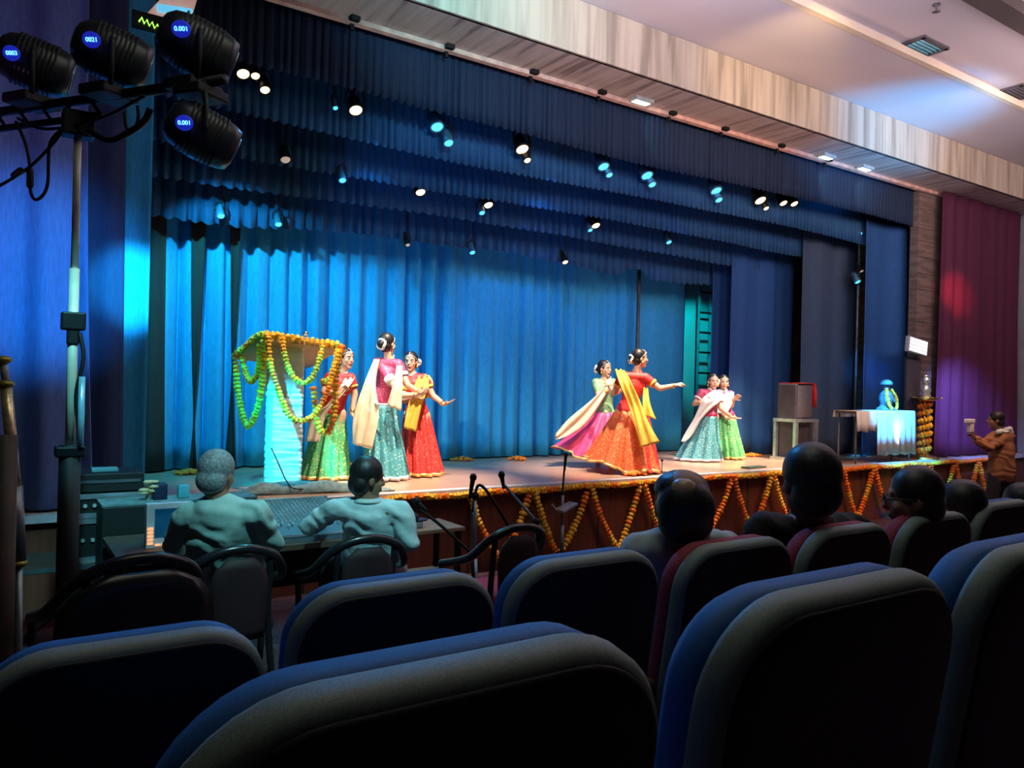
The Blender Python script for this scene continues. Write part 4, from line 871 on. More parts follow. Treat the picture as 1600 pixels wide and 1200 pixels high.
# ------------------------------------------------------------------ spectators
def sitter(label, hd, d, fdir, hip, shl, shr, arms, shirt, sk, hm, group=None, bald=False, legs=None, hs=1., chestf=.06, trousers=None, collar=True, face_on=False, lying=None, tw=1.0, ymin=None):
    def J(t):
        q = P(t[0], t[1], d + (t[2] if len(t) > 2 else 0))
        return q if ymin is None or q.y >= ymin else GY(t[0], t[1], ymin)
    c = P(hd[0], hd[1], d); f = (r0 * fdir[0] + fw * fdir[1] + up0 * (fdir[2] if len(fdir) > 2 else 0)).normalized(); L, R = J(shl), J(shr); lt = (R - L).normalized(); hp = V(hip)
    t = thing('person', label, 'person', (hp.x, hp.y, floor_z(hp.y)), 0, group)
    bm = B(); A, r, f, u = head(bm, c, f, up0, hs); mid = L.lerp(R, .5); nk = mid + up0 * .03
    caps(bm, nk, A(0, -.02, -.06), .062, .056); caps(bm, L.lerp(R, .15), L.lerp(R, .85), .062, .062); ch = mid.lerp(hp, .35)
    caps(bm, mid.lerp(hp, .18), ch, .12, .14, 14, .72, lt); caps(bm, ch, hp, .14, .15, 14, .78, lt)
    tgt = []
    for ar in arms:
        s_ = L if ar['s'] == 'l' else R; el, wr = J(ar['e']), J(ar['w']); limb(bm, [s_, el, wr], [.055, .043, .030]); hd_ = J(ar['h']) - wr if 'h' in ar else wr - el
        hand(bm, wr, hd_, ar.get('n', -up0), ar.get('k', 1), ar.get('c', .35), 1.03); tgt.append((s_, el, wr, ar.get('q', .92)))
    lg = []
    for k in (-1, 1):
        if legs == 'stand': kn = hp + lt * k * .10 - up0 * .42 + f * .03; an = V((hp.x, hp.y, floor_z(hp.y) + .09)) + lt * k * .11
        else: kn = hp + V((k * .14, .40, .06)); an = V((kn.x, kn.y + .05, floor_z(kn.y + .05) + .09))
        h0 = hp + lt * k * .08; limb(bm, [h0, kn, an], [.08, .055, .04]); dirf = f if legs == 'stand' else V((0, 1, 0)); dirf = V((dirf.x, dirf.y, 0)).normalized()
        an2 = an - up0 * .045; caps(bm, an2, an2 + dirf * .14, .042, .032, 10, .8); lg.append((h0, kn, an))
    body = blob('body', bm, .008, sk, t, 4)
    bm = B(); caps(bm, L.lerp(R, .06), L.lerp(R, .94), .070, .070); caps(bm, mid.lerp(hp, .13), ch, .15 * tw, .170 * tw, 20, .78, lt); caps(bm, ch, hp + up0 * .02, .168 * tw, .18 * tw, 20, .80, lt); caps(bm, nk - up0 * .02, nk - up0 * .06, .085, .11)
    for s_, el, wr, q in tgt: caps(bm, s_, el, .068, .056); caps(bm, el, el.lerp(wr, q), .056, .045)
    me = blob('shirt', bm, .011, shirt, t, 6)
    for v in me.data.vertices:
        n_ = noise.noise(v.co * 8) * .012 + .004 * abs(noise.noise(V((v.co.x * 14, v.co.y * 14, v.co.z * 30)))) + .005 * math.sin(v.co.z * 55 + v.co.x * 25 + 7 * noise.noise(v.co * 6)); v.co += v.normal * n_
    if collar:
        bm = B(); x_, y_ = r0, fw; cc = nk + up0 * .025; rows = [[cc + up0 * h + (x_ * math.cos(2 * PI * j / 20) + y_ * math.sin(2 * PI * j / 20)) * q for j in range(20)] for h, q in ((-.03, .088), (0, .076), (.022, .072), (.0, .092))]
        loft(bm, rows, True, False); solidify(obj('collar', bm, shirt if collar is True else collar, me, True, False), .004)
    bm = B()
    for h0, kn, an in lg: limb(bm, [h0, kn, an - up0 * .02], [.105, .078, .062])
    caps(bm, hp - up0 * .02, hp + up0 * .04, .155, .15, 16, .8, lt); blob('trousers', bm, .012, trousers or mat('dark_trousers', (.02, .022, .03), .8), t, 4)
    if bald:
        bm = B(); ell(bm, A(0, -.030, .005), r * .088 * hs, f * .086 * hs, u * .092 * hs, 24, 14); ell(bm, A(0, -.035, -.035), r * .086 * hs, f * .07 * hs, u * .07 * hs, 18, 10)
        ell(bm, A(0, .01, .055), r * .084 * hs, f * .09 * hs, u * .06 * hs, 18, 10)
        blob('hair', bm, .007, hm, body, 3); bm = B(); ell(bm, A(-.012, -.048, .054), r * .047 * hs, f * .050 * hs, u * .045 * hs, 16, 8); obj('bald_patch', bm, mat('scalp_brown', (.42, .24, .15), .35), body)
    else:
        bm = B(); ell(bm, A(0, -.014, .044), r * .090 * hs, f * .098 * hs, u * .096 * hs, 24, 14); ell(bm, A(0, -.045, -.025), r * .083 * hs, f * .066 * hs, u * .075 * hs, 18, 10)
        h = blob('hair', bm, .006, hm, body, 7)
    if face_on: face(A, r, f, u, hs, body, bindi=False)
    return t, A, body, (r, f, u), J
shirt1 = mat('pale_green_shirt', (.34, .46, .42), .75, 0, 14, .08, .1); shirt2 = mat('white_shirt', (.52, .62, .62), .75, 0, 14, .06, .1); shirt3 = mat('pale_blue_shirt', (.40, .50, .50), .75, 0, 14, .06, .1); blk = mat('black_shirt', (.014, .013, .014), .85, 0, 14, .2)
h1 = P(352, 905, 4.05); h1.z = floor_z(h1.y) + .55
sitter('grey haired man seen from behind in a pale green shirt, seated at the sound desk', (339, 743), 4.25, (.25, 1, -.15), P(356, 905, 4.52), (290, 805), (404, 800), [dict(s='l', e=(270, 850, .15), w=(285, 862, .42)), dict(s='r', e=(428, 850, .15), w=(415, 850, .42))],
       shirt1, skin_d, hair_g, None, False, None, 1.05, tw=1.22)
sitter('man in white shirt with short black hair leaning over the mixing desk, face turned right', (574, 749), 4.62, (.85, .55, -.12), P(590, 905, 4.85), (522, 795), (628, 800), [dict(s='l', e=(484, 822, .1), w=(505, 812, .38), q=.55), dict(s='r', e=(640, 850, .0), w=(635, 850, .30), q=.5)],
       shirt2, skin_d, hair_m, None, False, None, 1.02, tw=1.05)
sitter('balding man in a pale shirt seen from behind, between two seats of the second row', (1066, 793), 2.52, (-.1, 1), (1.93, 2.0, f2 + .53), (996, 862), (1130, 858), [dict(s='l', e=(985, 960, .12), w=(1010, 1000, .35)), dict(s='r', e=(1150, 950, .12), w=(1120, 990, .35))],
       shirt3, skin_d, hair_m, 'spectators in the second row', True, None, 1.06, ymin=1.84)
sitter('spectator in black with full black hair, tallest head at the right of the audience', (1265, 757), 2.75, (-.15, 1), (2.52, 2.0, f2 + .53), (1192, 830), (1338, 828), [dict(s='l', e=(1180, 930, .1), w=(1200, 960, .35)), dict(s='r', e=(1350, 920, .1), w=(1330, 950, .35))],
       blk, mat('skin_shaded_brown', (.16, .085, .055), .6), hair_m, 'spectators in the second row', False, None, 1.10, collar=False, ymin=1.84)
t, A, body, (r, f, u), J = sitter('spectator wearing glasses with head turned to the left', (1428, 782), 3.05, (-1, .35, -.05), (3.12, 2.02, f2 + .53), (1375, 862), (1478, 858), [dict(s='l', e=(1360, 920, .1), w=(1380, 940, .3)), dict(s='r', e=(1500, 920, .1), w=(1480, 940, .3))],
       mat('grey_brown_shirt', (.25, .20, .18), .8), skin_d, hair_m, 'spectators in the second row', False, None, 1.0, ymin=1.86)
bm = B()
for k in (-1, 1):
    tube(bm, [A(.034 * k + .024 * math.cos(a), .105, .006 + .018 * math.sin(a)) for a in [2 * PI * i / 12 for i in range(13)]], .0025, 6, 1); tube(bm, [A(.058 * k, .103, .01), A(.08 * k, .06, .012), A(.085 * k, .0, .01)], .0035, 6, 3)
tube(bm, [A(-.012, .108, .01), A(.012, .108, .01)], .0025, 6, 1); tag(obj('eyeglasses', bm, bk), 'black eyeglasses on the spectator looking left', 'glasses')
sitter('dark haired spectator close to the right of the one with glasses', (1500, 798), 3.35, (-.3, 1), (3.68, 2.03, f2 + .50), (1452, 868), (1545, 862), [dict(s='l', e=(1445, 920, .1), w=(1460, 940, .3)), dict(s='r', e=(1560, 915, .1), w=(1545, 935, .3))],
       blk, skin_d, hair_m, 'spectators in the second row', False, None, 1.0, collar=False, ymin=1.88)
hq = P(1592, 880, 4.3); sitter('dark haired spectator at the very right edge behind the last seats', (1594, 792), 4.3, (-.2, 1), (hq.x, hq.y, floor_z(hq.y) + .52), (1560, 840), (1632, 838), [dict(s='l', e=(1550, 870, .1), w=(1560, 885, .3)), dict(s='r', e=(1645, 870, .1), w=(1630, 885, .3))],
       mat('dark_brown_shirt', (.05, .035, .03), .8), skin_d, hair_m, None, False, None, 1.0, collar=False)
# photographer standing before the stage
hp = P(1565, 742, 10.8)
t, A, body, (r, f, u), J = sitter('standing man in a brown shirt with a white scarf filming the stage with raised hands', (1556, 657), 10.8, (-1, .35), hp, (1553, 681), (1577, 681), [dict(s='l', e=(1536, 694, .0), w=(1522, 683, -.05), h=(1518, 672, -.05), n=-r0, q=.85, c=.5), dict(s='r', e=(1545, 700, -.2), w=(1524, 690, -.22), h=(1519, 680, -.2), n=-r0, q=.85, c=.5)],
       mat('brown_shirt', (.32, .14, .06), .75), skin_d, hair_m, None, False, 'stand', 1.0, collar=mat('white_scarf', (.7, .8, .8), .7))
bm = B(); caps(bm, P(1560, 675, 10.7), P(1578, 670, 10.9), .035, .035); caps(bm, P(1578, 670, 10.9), P(1582, 684, 10.9), .035, .025); obj('scarf', bm, MT['white_scarf'], t)
q = P(1516, 666, 10.7); bm = B(); box(bm, q, (.09, .07, .17), bev=.01); box(bm, q + V((-.02, -.0, .07)), (.16, .08, .06), bev=.01); tag(obj('video_camera', bm, mat('white_camera', (.75, .8, .85), .4)), 'small white camera held up by the man in brown', 'camera')
# ------------------------------------------------------------------ sound desk
dwood = MT['dark_wood']; tz = .08; floorD = floor_z(5.2)
t = thing('desk', 'long dark desk carrying the mixing console and the framed monitor', 'table', (1.35, 5.2, floorD))
bm = B(); bx(bm, (.62, 4.85, tz - .035), (2.14, 5.62, tz)); obj('desktop', bm, dwood, t, False)
for x in (.68, 2.08):
    for y in (4.91, 5.56): bm = B(); bx(bm, (x - .025, y - .025, floor_z(y)), (x + .025, y + .025, tz - .035)); obj('leg', bm, bk, t, False)
bm = B(); bx(bm, (.7, 5.5, -.35), (2.06, 5.52, tz - .035)); obj('front_panel', bm, bk, t, False)
t = thing('mixing_console', 'wide mixing console with rows of small knobs in front of the man in white', 'mixer', (1.5, 5.1, tz)); con = mat('console_grey', (.10, .14, .17), .45, .2, 10, .1)
c0, c1 = .98, 2.06
bm = B(); loft(bm, [[V((x, 4.92, tz)), V((x, 5.56, tz)), V((x, 5.56, tz + .17)), V((x, 5.48, tz + .19)), V((x, 5.0, tz + .07)), V((x, 4.92, tz + .05))] for x in (c0, c1)]); obj('housing', bm, con, t, False)
bm = B()
for i in range(36):
    for j in range(11):
        x = c0 + .04 + (c1 - c0 - .08) * i / 35; y = 5.12 + .034 * j; z = tz + .07 + (y - 5.0) * .25; cyl(bm, (x, y, z), (x, y - .003, z + .013), .007, .005, 6)
o = obj('knobs', bm, mat('knob_pale', (.45, .50, .50), .5), t, False); o['kind'] = 'stuff'
bm = B(); 
for i in range(30): x = c0 + .05 + (c1 - c0 - .1) * i / 29; y = 5.02 + .012 * (i * 7 % 5); box(bm, (x, y, tz + .085 + (y - 5.0) * .25), (.012, .022, .012))
o = obj('faders', bm, MT['knob_pale'], t, False); o['kind'] = 'stuff'
for a_, b_ in (((c0, 4.915, tz + .035), (c1, 4.922, tz + .05)), ((c0, 5.47, tz + .185), (c1, 5.49, tz + .2))): bm = B(); bx(bm, a_, b_); obj('edge_strip', bm, mat('brushed_aluminium', (.62, .66, .70), .35, .8), t, False)
# framed monitor
mq = P(262, 815, 4.78); mx, my = mq.x, mq.y
t = thing('monitor', 'square monitor in a wide pale frame with glowing orange keys at its left', 'monitor', (mx, my, tz)); R = Matrix.Rotation(.0, 3, 'Z')
z0, z1 = tz, P(262, 787, 4.78).z; x0, x1 = P(229, 815, 4.72).x, P(229, 815, 4.72).x + .36; pf = mat('pale_monitor_frame', (.55, .55, .62), .45)
my = P(229, 815, 4.72).y
bm = B(); bx(bm, (x0, my, z0), (x0 + .045, my + .07, z1)); bx(bm, (x1 - .045, my, z0), (x1, my + .07, z1)); bx(bm, (x0 + .045, my, z1 - .03), (x1 - .045, my + .07, z1)); bx(bm, (x0 + .045, my, z0), (x1 - .045, my + .07, z0 + .05)); bx(bm, (x0 + .01, my + .05, z0), (x1 - .01, my + .13, z1 - .01)); obj('frame', bm, pf, t, False)
bm = B(); bx(bm, (x0 + .045, my + .035, z0 + .05), (x1 - .045, my + .045, z1 - .03)); scr = obj('screen', bm, mat('screen_blue', (.01, .04, .08), .2, emit=(.0, .08, .2), es=.35), t, False)
bm = B(); box(bm, ((x0 + x1) / 2 - .01, my + .032, (z0 + z1) / 2), (.055, .004, .05), bev=.001); obj('screen_icon', bm, mat('icon_pale', (.6, .9, 1), .4, emit=(.35, .8, 1), es=1.0), scr, False)
bm = B()
for i in range(5): bx(bm, (x0 + .006, my - .006, z0 + .02 + i * .022), (x0 + .038, my, z0 + .036 + i * .022))
for i in range(5): bx(bm, (x0 + .05 + i * .035, my - .006, z0 + .01), (x0 + .078 + i * .035, my, z0 + .022))
obj('keys', bm, mat('orange_keys', (1, .5, .25), .5, emit=(1, .42, .18), es=.9), t, False)
t0 = thing('equipment_case', 'long low black case behind the framed monitor', 'case', (1.1, 5.45, tz)); bm = B(); box(bm, (1.12, 5.84, -.19), (1.0, .3, .9), bev=.01); obj('case_body', bm, shell_m, t0, False); bm = B(); box(bm, (1.12, 5.84, .268), (1.0, .3, .014)); obj('lid', bm, mat('teal_grey_mat', (.16, .26, .27), .8), t0, False)
q = GY(249, 777, 5.82); bm = B(); box(bm, (q.x, 5.82, .275 + .055), (.09, .09, .11), bev=.008); tag(obj('speaker_box', bm, mat('navy_box', (.01, .02, .06), .5)), 'small dark navy box on the black case left of the grey haired man', 'box')
q = GY(286, 777, 5.82); bm = B(); box(bm, (q.x, 5.82, .275 + .045), (.07, .06, .09), bev=.006); tag(obj('carton', bm, mat('cyan_carton', (.10, .50, .62), .5)), 'small cyan carton beside the navy box', 'box')
q = P(231, 762, 5.35); bm = B(); rnd = random.Random(4)
for i in range(14): ell(bm, q + V((rnd.uniform(-.045, .045), rnd.uniform(-.04, .04), rnd.uniform(-.05, .05))), V((.035, 0, 0)), V((0, .03, 0)), V((0, 0, .014)), 8, 5)
caps(bm, q - up0 * .03, V((q.x, q.y, tz)) , .012, .012, 8); tag(obj('flower_sprig', bm, mat('pale_petals', (.75, .55, .3), .6)), 'pale yellow flower sprig standing at the left end of the desk', 'flowers')
# flight case rack at the left
rc = P(165, 800, 5.6); rx, ry = rc.x, rc.y; alu = MT['brushed_aluminium']; zb = P(165, 866, 5.6).z
t = thing('bench', 'low dark bench under the stack of flight cases at the left', 'table', (rx, ry, floor_z(ry))); bm = B(); bx(bm, (rx - .62, ry - .26, zb - .04), (rx + .34, ry + .26, zb)); obj('benchtop', bm, dwood, t, False)
bm = B(); bx(bm, (rx - .62, ry - .268, zb - .035), (rx + .34, ry - .26, zb - .005)); obj('edge_strip', bm, mat('grey_steel', (.2, .22, .24), .4, .7), t, False)
for x in (rx - .56, rx + .28):
    for y in (ry - .2, ry + .2): bm = B(); bx(bm, (x - .02, y - .02, floor_z(y)), (x + .02, y + .02, zb - .04)); obj('leg', bm, bk, t, False)
def fcase(z0, z1, w_, lb, name='flight_case'):
    t = thing(name, lb, 'case', (rx, ry, z0), 0, 'stack of flight cases'); bm = B(); box(bm, (rx, ry, (z0 + z1) / 2), (w_, .42, z1 - z0 - .01)); obj('body', bm, shell_m, t, False)
    bm = B()
    for zz in (z0 + .018, z1 - .02):
        for y in (ry - .215, ry + .215): box(bm, (rx, y, zz), (w_ + .02, .012, .034))
        for s in (-1, 1): box(bm, (rx + s * w_ / 2, ry, zz), (.012, .43, .034))
    for s in (-1, 1): box(bm, (rx + s * (w_ / 2 - .012), ry - .213, (z0 + z1) / 2), (.036, .014, z1 - z0 - .01))
    obj('edging', bm, alu, t, False)
    bm = B(); n_ = 5
    for i in range(n_): cyl(bm, (rx - w_ * .32 + i * w_ * .12, ry - .21, (z0 + z1) / 2), (rx - w_ * .32 + i * w_ * .12, ry - .228, (z0 + z1) / 2), .014, .012, 12)
    o = obj('rack_knobs', bm, mat('knob_pale', (.45, .50, .50), .5), t, False); o['kind'] = 'stuff'
    bm = B(); lathe(bm, (rx + w_ * .28, ry - .212, (z0 + z1) / 2 - .01), [(.001, 0), (.05, 0), (.055, .006), (.045, .012), (.02, .014), (.001, .014)], 18, axis=(0, -1, 0)); obj('corner_dish', bm, alu, t)
fcase(zb, zb + .30, .50, 'largest flight case, bottom of the stack by the lighting mast'); fcase(zb + .30, zb + .47, .47, 'middle flight case with aluminium edges in the stack')
t = thing('amplifier', 'black amplifier on top of the flight cases', 'amplifier', (rx, ry, zb + .47)); bm = B(); box(bm, (rx, ry, zb + .47 + .065), (.44, .36, .13), bev=.008); obj('case_body', bm, shell_m, t, False)
bm = B(); box(bm, (rx - .02, ry - .05, zb + .615), (.17, .10, .028), bev=.006); obj('mixer_unit', bm, mat('teal_unit', (.12, .32, .36), .5), t, False); bm = B(); box(bm, (rx, ry - .183, zb + .545), (.40, .008, .02)); obj('faceplate', bm, mat('grey_steel', (.2, .22, .24), .4, .7), t, False)
# little wooden side table with odds and ends
q = P(650, 822, 5.9); wx, wy, wz = q.x, q.y, P(650, 821, 5.9).z
t = thing('side_table', 'small light wooden table right of the man at the mixer', 'table', (wx, wy, floor_z(wy))); lw = mat('tan_wood', (.42, .27, .16), .5, 0, 4, .15, stretch=(1, 8, 1))
bm = B(); box(bm, (wx, wy, wz - .015), (.62, .42, .03), bev=.006); obj('tabletop', bm, lw, t, False); bm = B(); box(bm, (wx, wy, wz - .38), (.56, .36, .02)); obj('lower_shelf', bm, lw, t, False)
for a in (-1, 1):
    for b in (-1, 1): bm = B(); bx(bm, (wx + a * .27 - .018, wy + b * .17 - .018, floor_z(wy + b * .17)), (wx + a * .27 + .018, wy + b * .17 + .018, wz - .03)); obj('leg', bm, bk, t, False)
bm = B(); box(bm, (wx - .08, wy - .05, wz + .022), (.17, .12, .044), bev=.008); tag(obj('power_adapter', bm, mat('grey_plastic', (.35, .38, .42), .5)), 'grey box on the small wooden table', 'box')
bm = B(); ell(bm, V((wx - .08, wy - .05, wz + .075)), V((.075, 0, 0)), V((0, .06, 0)), V((0, 0, .04)), 16, 8); ell(bm, V((wx + .0, wy - .07, wz + .055)), V((.06, 0, 0)), V((0, .05, 0)), V((0, 0, .012)), 14, 6); tag(obj('cap', bm, mat('navy_box', (.01, .02, .06), .5)), 'dark navy cap lying on the grey box', 'cap')
# microphone stands
stl = mat('steel_blue_tube', (.22, .32, .42), .35, .6)
def micstand(label, base, jt, boom, mic, col=stl, d=5.6, grey=None, fat=.013):
    p = P(*base, d); fz = floor_z(p.y); t = thing('microphone_stand', label, 'stand', (p.x, p.y, fz), 0, 'microphone stands before the stage'); j = P(*jt, d); b = V((p.x, p.y, fz))
    bm = B(); cyl(bm, b + up0 * .05, b.lerp(j, .55), fat + .004, n=12); cyl(bm, b.lerp(j, .5), j, fat, n=12); obj('pole', bm, col, t)
    for k in range(3):
        an = 2 * PI * k / 3 + .4; bm = B(); tube(bm, [b + up0 * .16, b + V((.28 * math.cos(an), .28 * math.sin(an), .015))], .009, 8, 1); obj('leg', bm, bk, t)
    bm = B(); ell(bm, j, V((.03, 0, 0)), V((0, .03, 0)), V((0, 0, .03)), 10, 7); obj('clamp', bm, bk, t)
    if boom:
        pts = [P(x, y, d + v) for x, y, v in boom]; bm = B(); tube(bm, pts, .011, 8, 4); obj('boom', bm, grey or bk, t)
    if mic:
        a, c = P(mic[0], mic[1], d), P(mic[2], mic[3], d); bm = B(); caps(bm, a, c, .012, .019, 10); dd = (c - a).normalized(); ell(bm, c + dd * .01, V((.026, 0, 0)), V((0, .026, 0)), V((0, 0, .03)), 12, 8); m_ = obj('microphone', bm, bk, t)
    return t, j
micstand('microphone stand with steel blue pole and black boom beside the red seated armchair', (743, 960), (742, 775), [(739, 800, 0), (745, 762, 0), (756, 762, 0), (775, 790, .1), (798, 828, .2)], (734, 778, 739, 748), MT['steel_blue_tube'])
micstand('microphone stand with a slanted grey boom behind the armchair with the red seat', (838, 960), (838, 815), [(788, 758, 0), (800, 772, 0), (838, 815, .0), (850, 832, .0)], (787, 762, 784, 744), bk, 5.9, stl)
micstand('low microphone stand with a dark boom slanting from the wooden table', (745, 958), (738, 866), [(655, 795, 0), (690, 822, 0), (738, 866, 0)], (665, 797, 652, 785), bk, 5.35)
t, j = micstand('straight microphone stand at the stage edge with a clip-on tray', (877, 900), (879, 770), [(879, 770, 0), (881, 742, 0), (882, 730, 0)], (882, 735, 884, 712), mat('steel_grey_tube', (.25, .25, .30), .4, .5), 8.75, None, .018)
bm = B(); a = P(862, 788, 8.7); b = P(873, 801, 8.7); c = P(897, 792, 8.7); tube(bm, [a, b, P(888, 799, 8.7), c], .014, 8, 1); box(bm, P(885, 792, 8.7), (.22, .16, .02), M3=Matrix.Rotation(-.35, 3, 'Y')); obj('clip_tray', bm, mat('pale_metal', (.6, .6, .62), .3, .6), t, False)
q = GZ(960 + 74, 739, 0); bm = B(); cyl(bm, q, q + up0 * .012, .10, n=20); cyl(bm, q, q + up0 * .17, .006, n=8); ell(bm, q + up0 * .17, V((.018, 0, 0)), V((0, .018, 0)), V((0, 0, .02)), 10, 6)
tag(obj('floor_microphone', bm, bk), 'small black microphone on a round base standing on the deck, left of the teal skirt', 'microphone')
q = GZ(1178, 731, 0); bm = B(); box(bm, q + V((0, 0, .012)), (.45, .14, .02), rz=.1, bev=.006); tag(obj('cable_tray', bm, mat('dark_green_strip', (.04, .09, .07), .6)), 'flat dark green strip lying on the deck near the edge', 'cable')
# ------------------------------------------------------------------ lighting mast with moving heads
mp = P(112, 600, 4.35); mx, my = mp.x, mp.y; mf = floor_z(my); pale = mat('cream_enamel_pole', (.85, .78, .60), .4, .2, 8, .15)
t = thing('lighting_mast', 'tall telescopic mast at the left carrying a cross bar of moving lights', 'light stand', (mx, my, mf))
def mz(py): return P(112, py, 4.35).z
bm = B(); cyl(bm, (mx, my, mz(700)), (mx, my, mz(420)), .026, n=16); cyl(bm, (mx, my, mz(420)), (mx, my, mz(190)), .020, n=16); obj('pole', bm, pale, t)
bm = B(); cyl(bm, (mx, my, mf + .05), (mx, my, mz(695)), .055, n=18); obj('mast_sleeve', bm, shell_m, t)
for z_, s_ in ((502, (.12, .09, .10)), (522, (.06, .07, .12)), (705, (.15, .12, .06)), (195, (.16, .12, .14))): bm = B(); box(bm, (mx, my, mz(z_)), s_, bev=.01); obj('clamp', bm, bk, t, False)
bm = B(); tube(bm, [(mx + .03, my - .03, mz(520)), (mx + .05, my - .05, mz(560)), (mx + .02, my - .05, mz(620)), (mx + .05, my - .04, mz(690))], .012, 8, 5); obj('mast_cable', bm, bk, t)
bm = B(); cyl(bm, (mx + .045, my - .06, mz(698)), (mx + .045, my - .06, mz(588)), .017, n=12); obj('crank_tube', bm, mat('crank_cyan_reflection', (.35, .65, .8), .25, .5), t)  # cyan colour stands in for a glossy reflection on the tube
for k in range(3):
    an = 2 * PI * k / 3 + .9; bm = B(); tube(bm, [(mx, my, mf + .55), (mx + .55 * math.cos(an), my + .55 * math.sin(an), mf + .03)], .018, 8, 1); obj('leg', bm, bk, t)
bL = P(-40, 181, 4.75); bR = P(352, 124, 4.02)
bm = B(); cyl(bm, bL, bR, .028, n=12); cyl(bm, bL - up0 * .10, bL.lerp(bR, .55) - up0 * .10, .020, n=10)
for k in range(5): cyl(bm, bL.lerp(bR, .1 + .1 * k), bL.lerp(bR, .15 + .1 * k) - up0 * .1, .01, n=8)
obj('cross_bar', bm, bk, t)
glow = mat('display_blue_glow', (.02, .03, .2), .4, emit=(.02, .04, .9), es=.4); digit = mat('display_digits', (.1, .4, 1), .4, emit=(.10, .42, 1), es=4.5); glossb = mat('gloss_black_plastic', (.022, .025, .028), .32, 0, 12, .3, .1)
def movinghead(cx, cy, d, a, txt, label, hang=False, s=1., disp=(0, 0)):
    c = P(cx, cy, d); a = (r0 * a[0] + fw * a[1] + up0 * a[2]).normalized(); x, y, z = frame_of(a); x = a.cross(up0).normalized(); y = x.cross(a).normalized()
    sg = -1 if hang else 1
    foot = c - up0 * .25 * sg * s
    t = thing('moving_light', label, 'stage light', foot, 0, 'moving lights on the mast')
    bm = B(); loft(bm, [ring(c + a * h * s, x, y, q * s, q * 1.05 * s, 24, .75) for h, q in ((-.19, .05), (-.175, .085), (-.14, .115), (-.08, .13), (.0, .14), (.10, .135), (.16, .125), (.20, .11), (.205, .09))]); hd_ = obj('head', bm, glossb, t)
    bm = B()
    for k in range(9): loft(bm, [ring(c + a * (-.09 + k * .024 + e) * s, x, y, .141 * s, .146 * s, 24, .75) for e in (0, .012)])
    o = obj('cooling_fins', bm, shell_m, hd_); o['kind'] = 'stuff'
    bm = B(); cyl(bm, c + a * .200 * s, c + a * .212 * s, .085 * s, n=20); obj('lens', bm, mat('lens_glass', (.25, .35, .4), .08, .2), hd_)
    fc = c - a * .165 * s; n_ = (CAM - fc).normalized(); toc = P(disp[0], disp[1], dep(fc) - .15); xx = r0; yy = n_.cross(xx).normalized(); yy = -yy if yy.z < 0 else yy
    R = Matrix((xx, yy, xx.cross(yy))).transposed()
    bm = B(); loft(bm, [ring(toc - n_ * .05, xx, yy, .050 * s, .042 * s, 20), ring(toc - n_ * .012, xx, yy, .050 * s, .042 * s, 20), ring(toc - n_ * .006, xx, yy, .042 * s, .035 * s, 20)]); obj('display_bezel_halo', bm, glow, hd_)  # bezel emits to stand in for the halo round the digits
    cu_d = bpy.data.curves.new('digits', 'FONT'); cu_d.body = txt; cu_d.size = .040 * s; cu_d.extrude = .001; cu_d.align_x = 'CENTER'; cu_d.align_y = 'CENTER'
    to = bpy.data.objects.new('tmp', cu_d); C.objects.link(to); dg = bpy.context.evaluated_depsgraph_get(); me = bpy.data.meshes.new_from_object(to.evaluated_get(dg)); bpy.data.objects.remove(to)
    for v in me.vertices: v.co = R @ V((v.co.x * .82, v.co.y * .8, v.co.z)) + toc + n_ * .002
    link_mesh('display_digits', me, digit, hd_, False)
    # yoke and base
    for k in (-1, 1):
        bm = B(); q0 = c + x * k * .165 * s; tube(bm, [q0 + up0 * .03 * sg, q0 - up0 * .12 * sg * s, c + x * k * .11 * s - up0 * .20 * sg * s], .024 * s, 8, 4, .6); obj('yoke_arm', bm, shell_m, t)
    bm = B(); box(bm, c - up0 * .225 * sg * s, (.24 * s, .20 * s, .06 * s), rz=.6, bev=.012); obj('base', bm, shell_m, t, False)
    return t
movinghead(52, 100, 4.52, (.85, .5, -.22), '0003', 'leftmost moving light on the mast, its blue display glowing', s=.98, disp=(18, 83))
movinghead(172, 84, 4.3, (.85, .5, -.25), '0021', 'moving light in the middle of the upper row, above the mast pole', s=.98, disp=(143, 62))
movinghead(304, 73, 4.08, (.85, .5, -.30), '0.001', 'rightmost and highest moving light, beside the green lettered sign', s=.97, disp=(283, 45))
movinghead(312, 208, 4.05, (.8, .5, -.35), '0.001', 'moving light hanging below the right end of the cross bar', True, .90, disp=(288, 192))
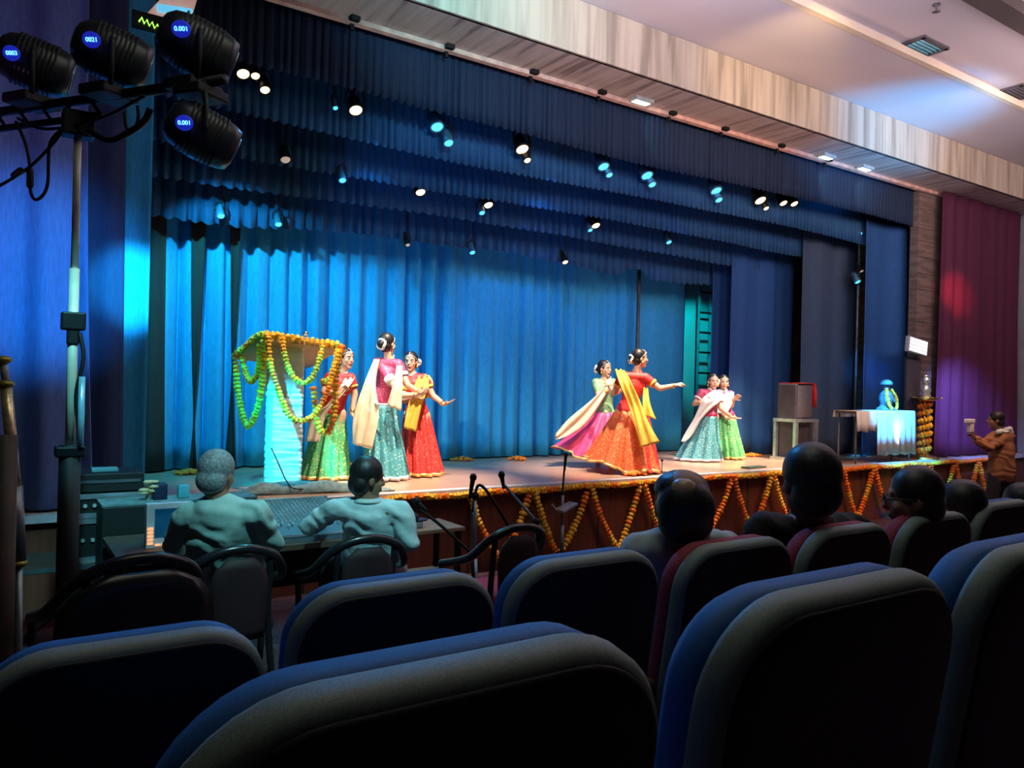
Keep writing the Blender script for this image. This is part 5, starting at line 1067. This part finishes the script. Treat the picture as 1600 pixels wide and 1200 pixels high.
for i, (pts, lb) in enumerate([([(28, 185), (60, 200), (95, 200), (130, 192), (170, 180), (225, 150)], 'black cable sagging along the cross bar'), ([(105, 190), (85, 222), (45, 262), (0, 290)], 'black cable running down to the left from the mast'),
                               ([(100, 200), (78, 225), (74, 290), (58, 312), (48, 300), (47, 262), (40, 225), (25, 190)], 'looped black cable hanging left of the mast with a plug'), ([(140, 205), (170, 220), (200, 208), (225, 190), (235, 170)], 'thick black cable bundle right of the mast head'),
                               ([(195, 175), (198, 200), (208, 206), (216, 185), (215, 165)], 'small black cable loop below the right part of the bar')]):
    bm = B(); tube(bm, [P(a, b, 4.3 - .002 * (a - 112)) for a, b in pts], .009 if i != 3 else .018, 8, 6)
    if i == 2: caps(bm, P(47, 266, 4.4), P(47, 290, 4.4), .018, .018, 8)
    if i == 1: caps(bm, P(22, 274, 4.42), P(32, 266, 4.42), .018, .018, 8)
    tag(obj('cable', bm, bk), lb, 'cable', 'cables on the lighting mast')
# leaning telescopic pole and post at the far left
gl = mat('gold_foil_tube', (.75, .58, .32), .3, .6, 30, .3, .3); stt = [P(5, 562, 3.5), P(9, 600, 3.5), P(24, 760, 3.5), P(29, 880, 3.5), P(31, 905, 3.5)]
fb = V((P(33, 1000, 3.5).x, P(33, 1000, 3.5).y, 0)); fb.z = floor_z(fb.y)
t = thing('telescopic_pole', 'thin leaning telescopic pole with gold wrapped section at the left edge', 'pole', fb)
bm = B(); cyl(bm, stt[0], stt[1], .016); obj('top_tube', bm, mat('clear_grey_tube', (.4, .42, .4), .2), t); bm = B(); cyl(bm, stt[1], stt[2], .024); obj('gold_section', bm, gl, t); bm = B(); cyl(bm, stt[2], stt[3], .03); cyl(bm, stt[3], fb, .017); obj('lower_tube', bm, mat('grey_steel', (.2, .22, .24), .4, .7), t)
for p_ in (stt[0], stt[1], stt[3]): bm = B(); ell(bm, p_, V((.036, 0, 0)), V((0, .036, 0)), V((0, 0, .02)), 12, 6); obj('collar_ring', bm, mat('olive_brass', (.42, .36, .08), .4, .5), t)
q = P(2, 900, 3.1); bm = B(); cyl(bm, (q.x, q.y, floor_z(q.y)), (q.x, q.y, P(2, 680, 3.1).z), .05, .045, 16); cyl(bm, (q.x, q.y, floor_z(q.y)), (q.x, q.y, floor_z(q.y) + .03), .16, n=20)
tag(obj('wooden_post', bm, mat('dark_brown_post', (.06, .035, .025), .6)), 'thick dark brown post at the extreme left, in front of the leaning pole', 'post')
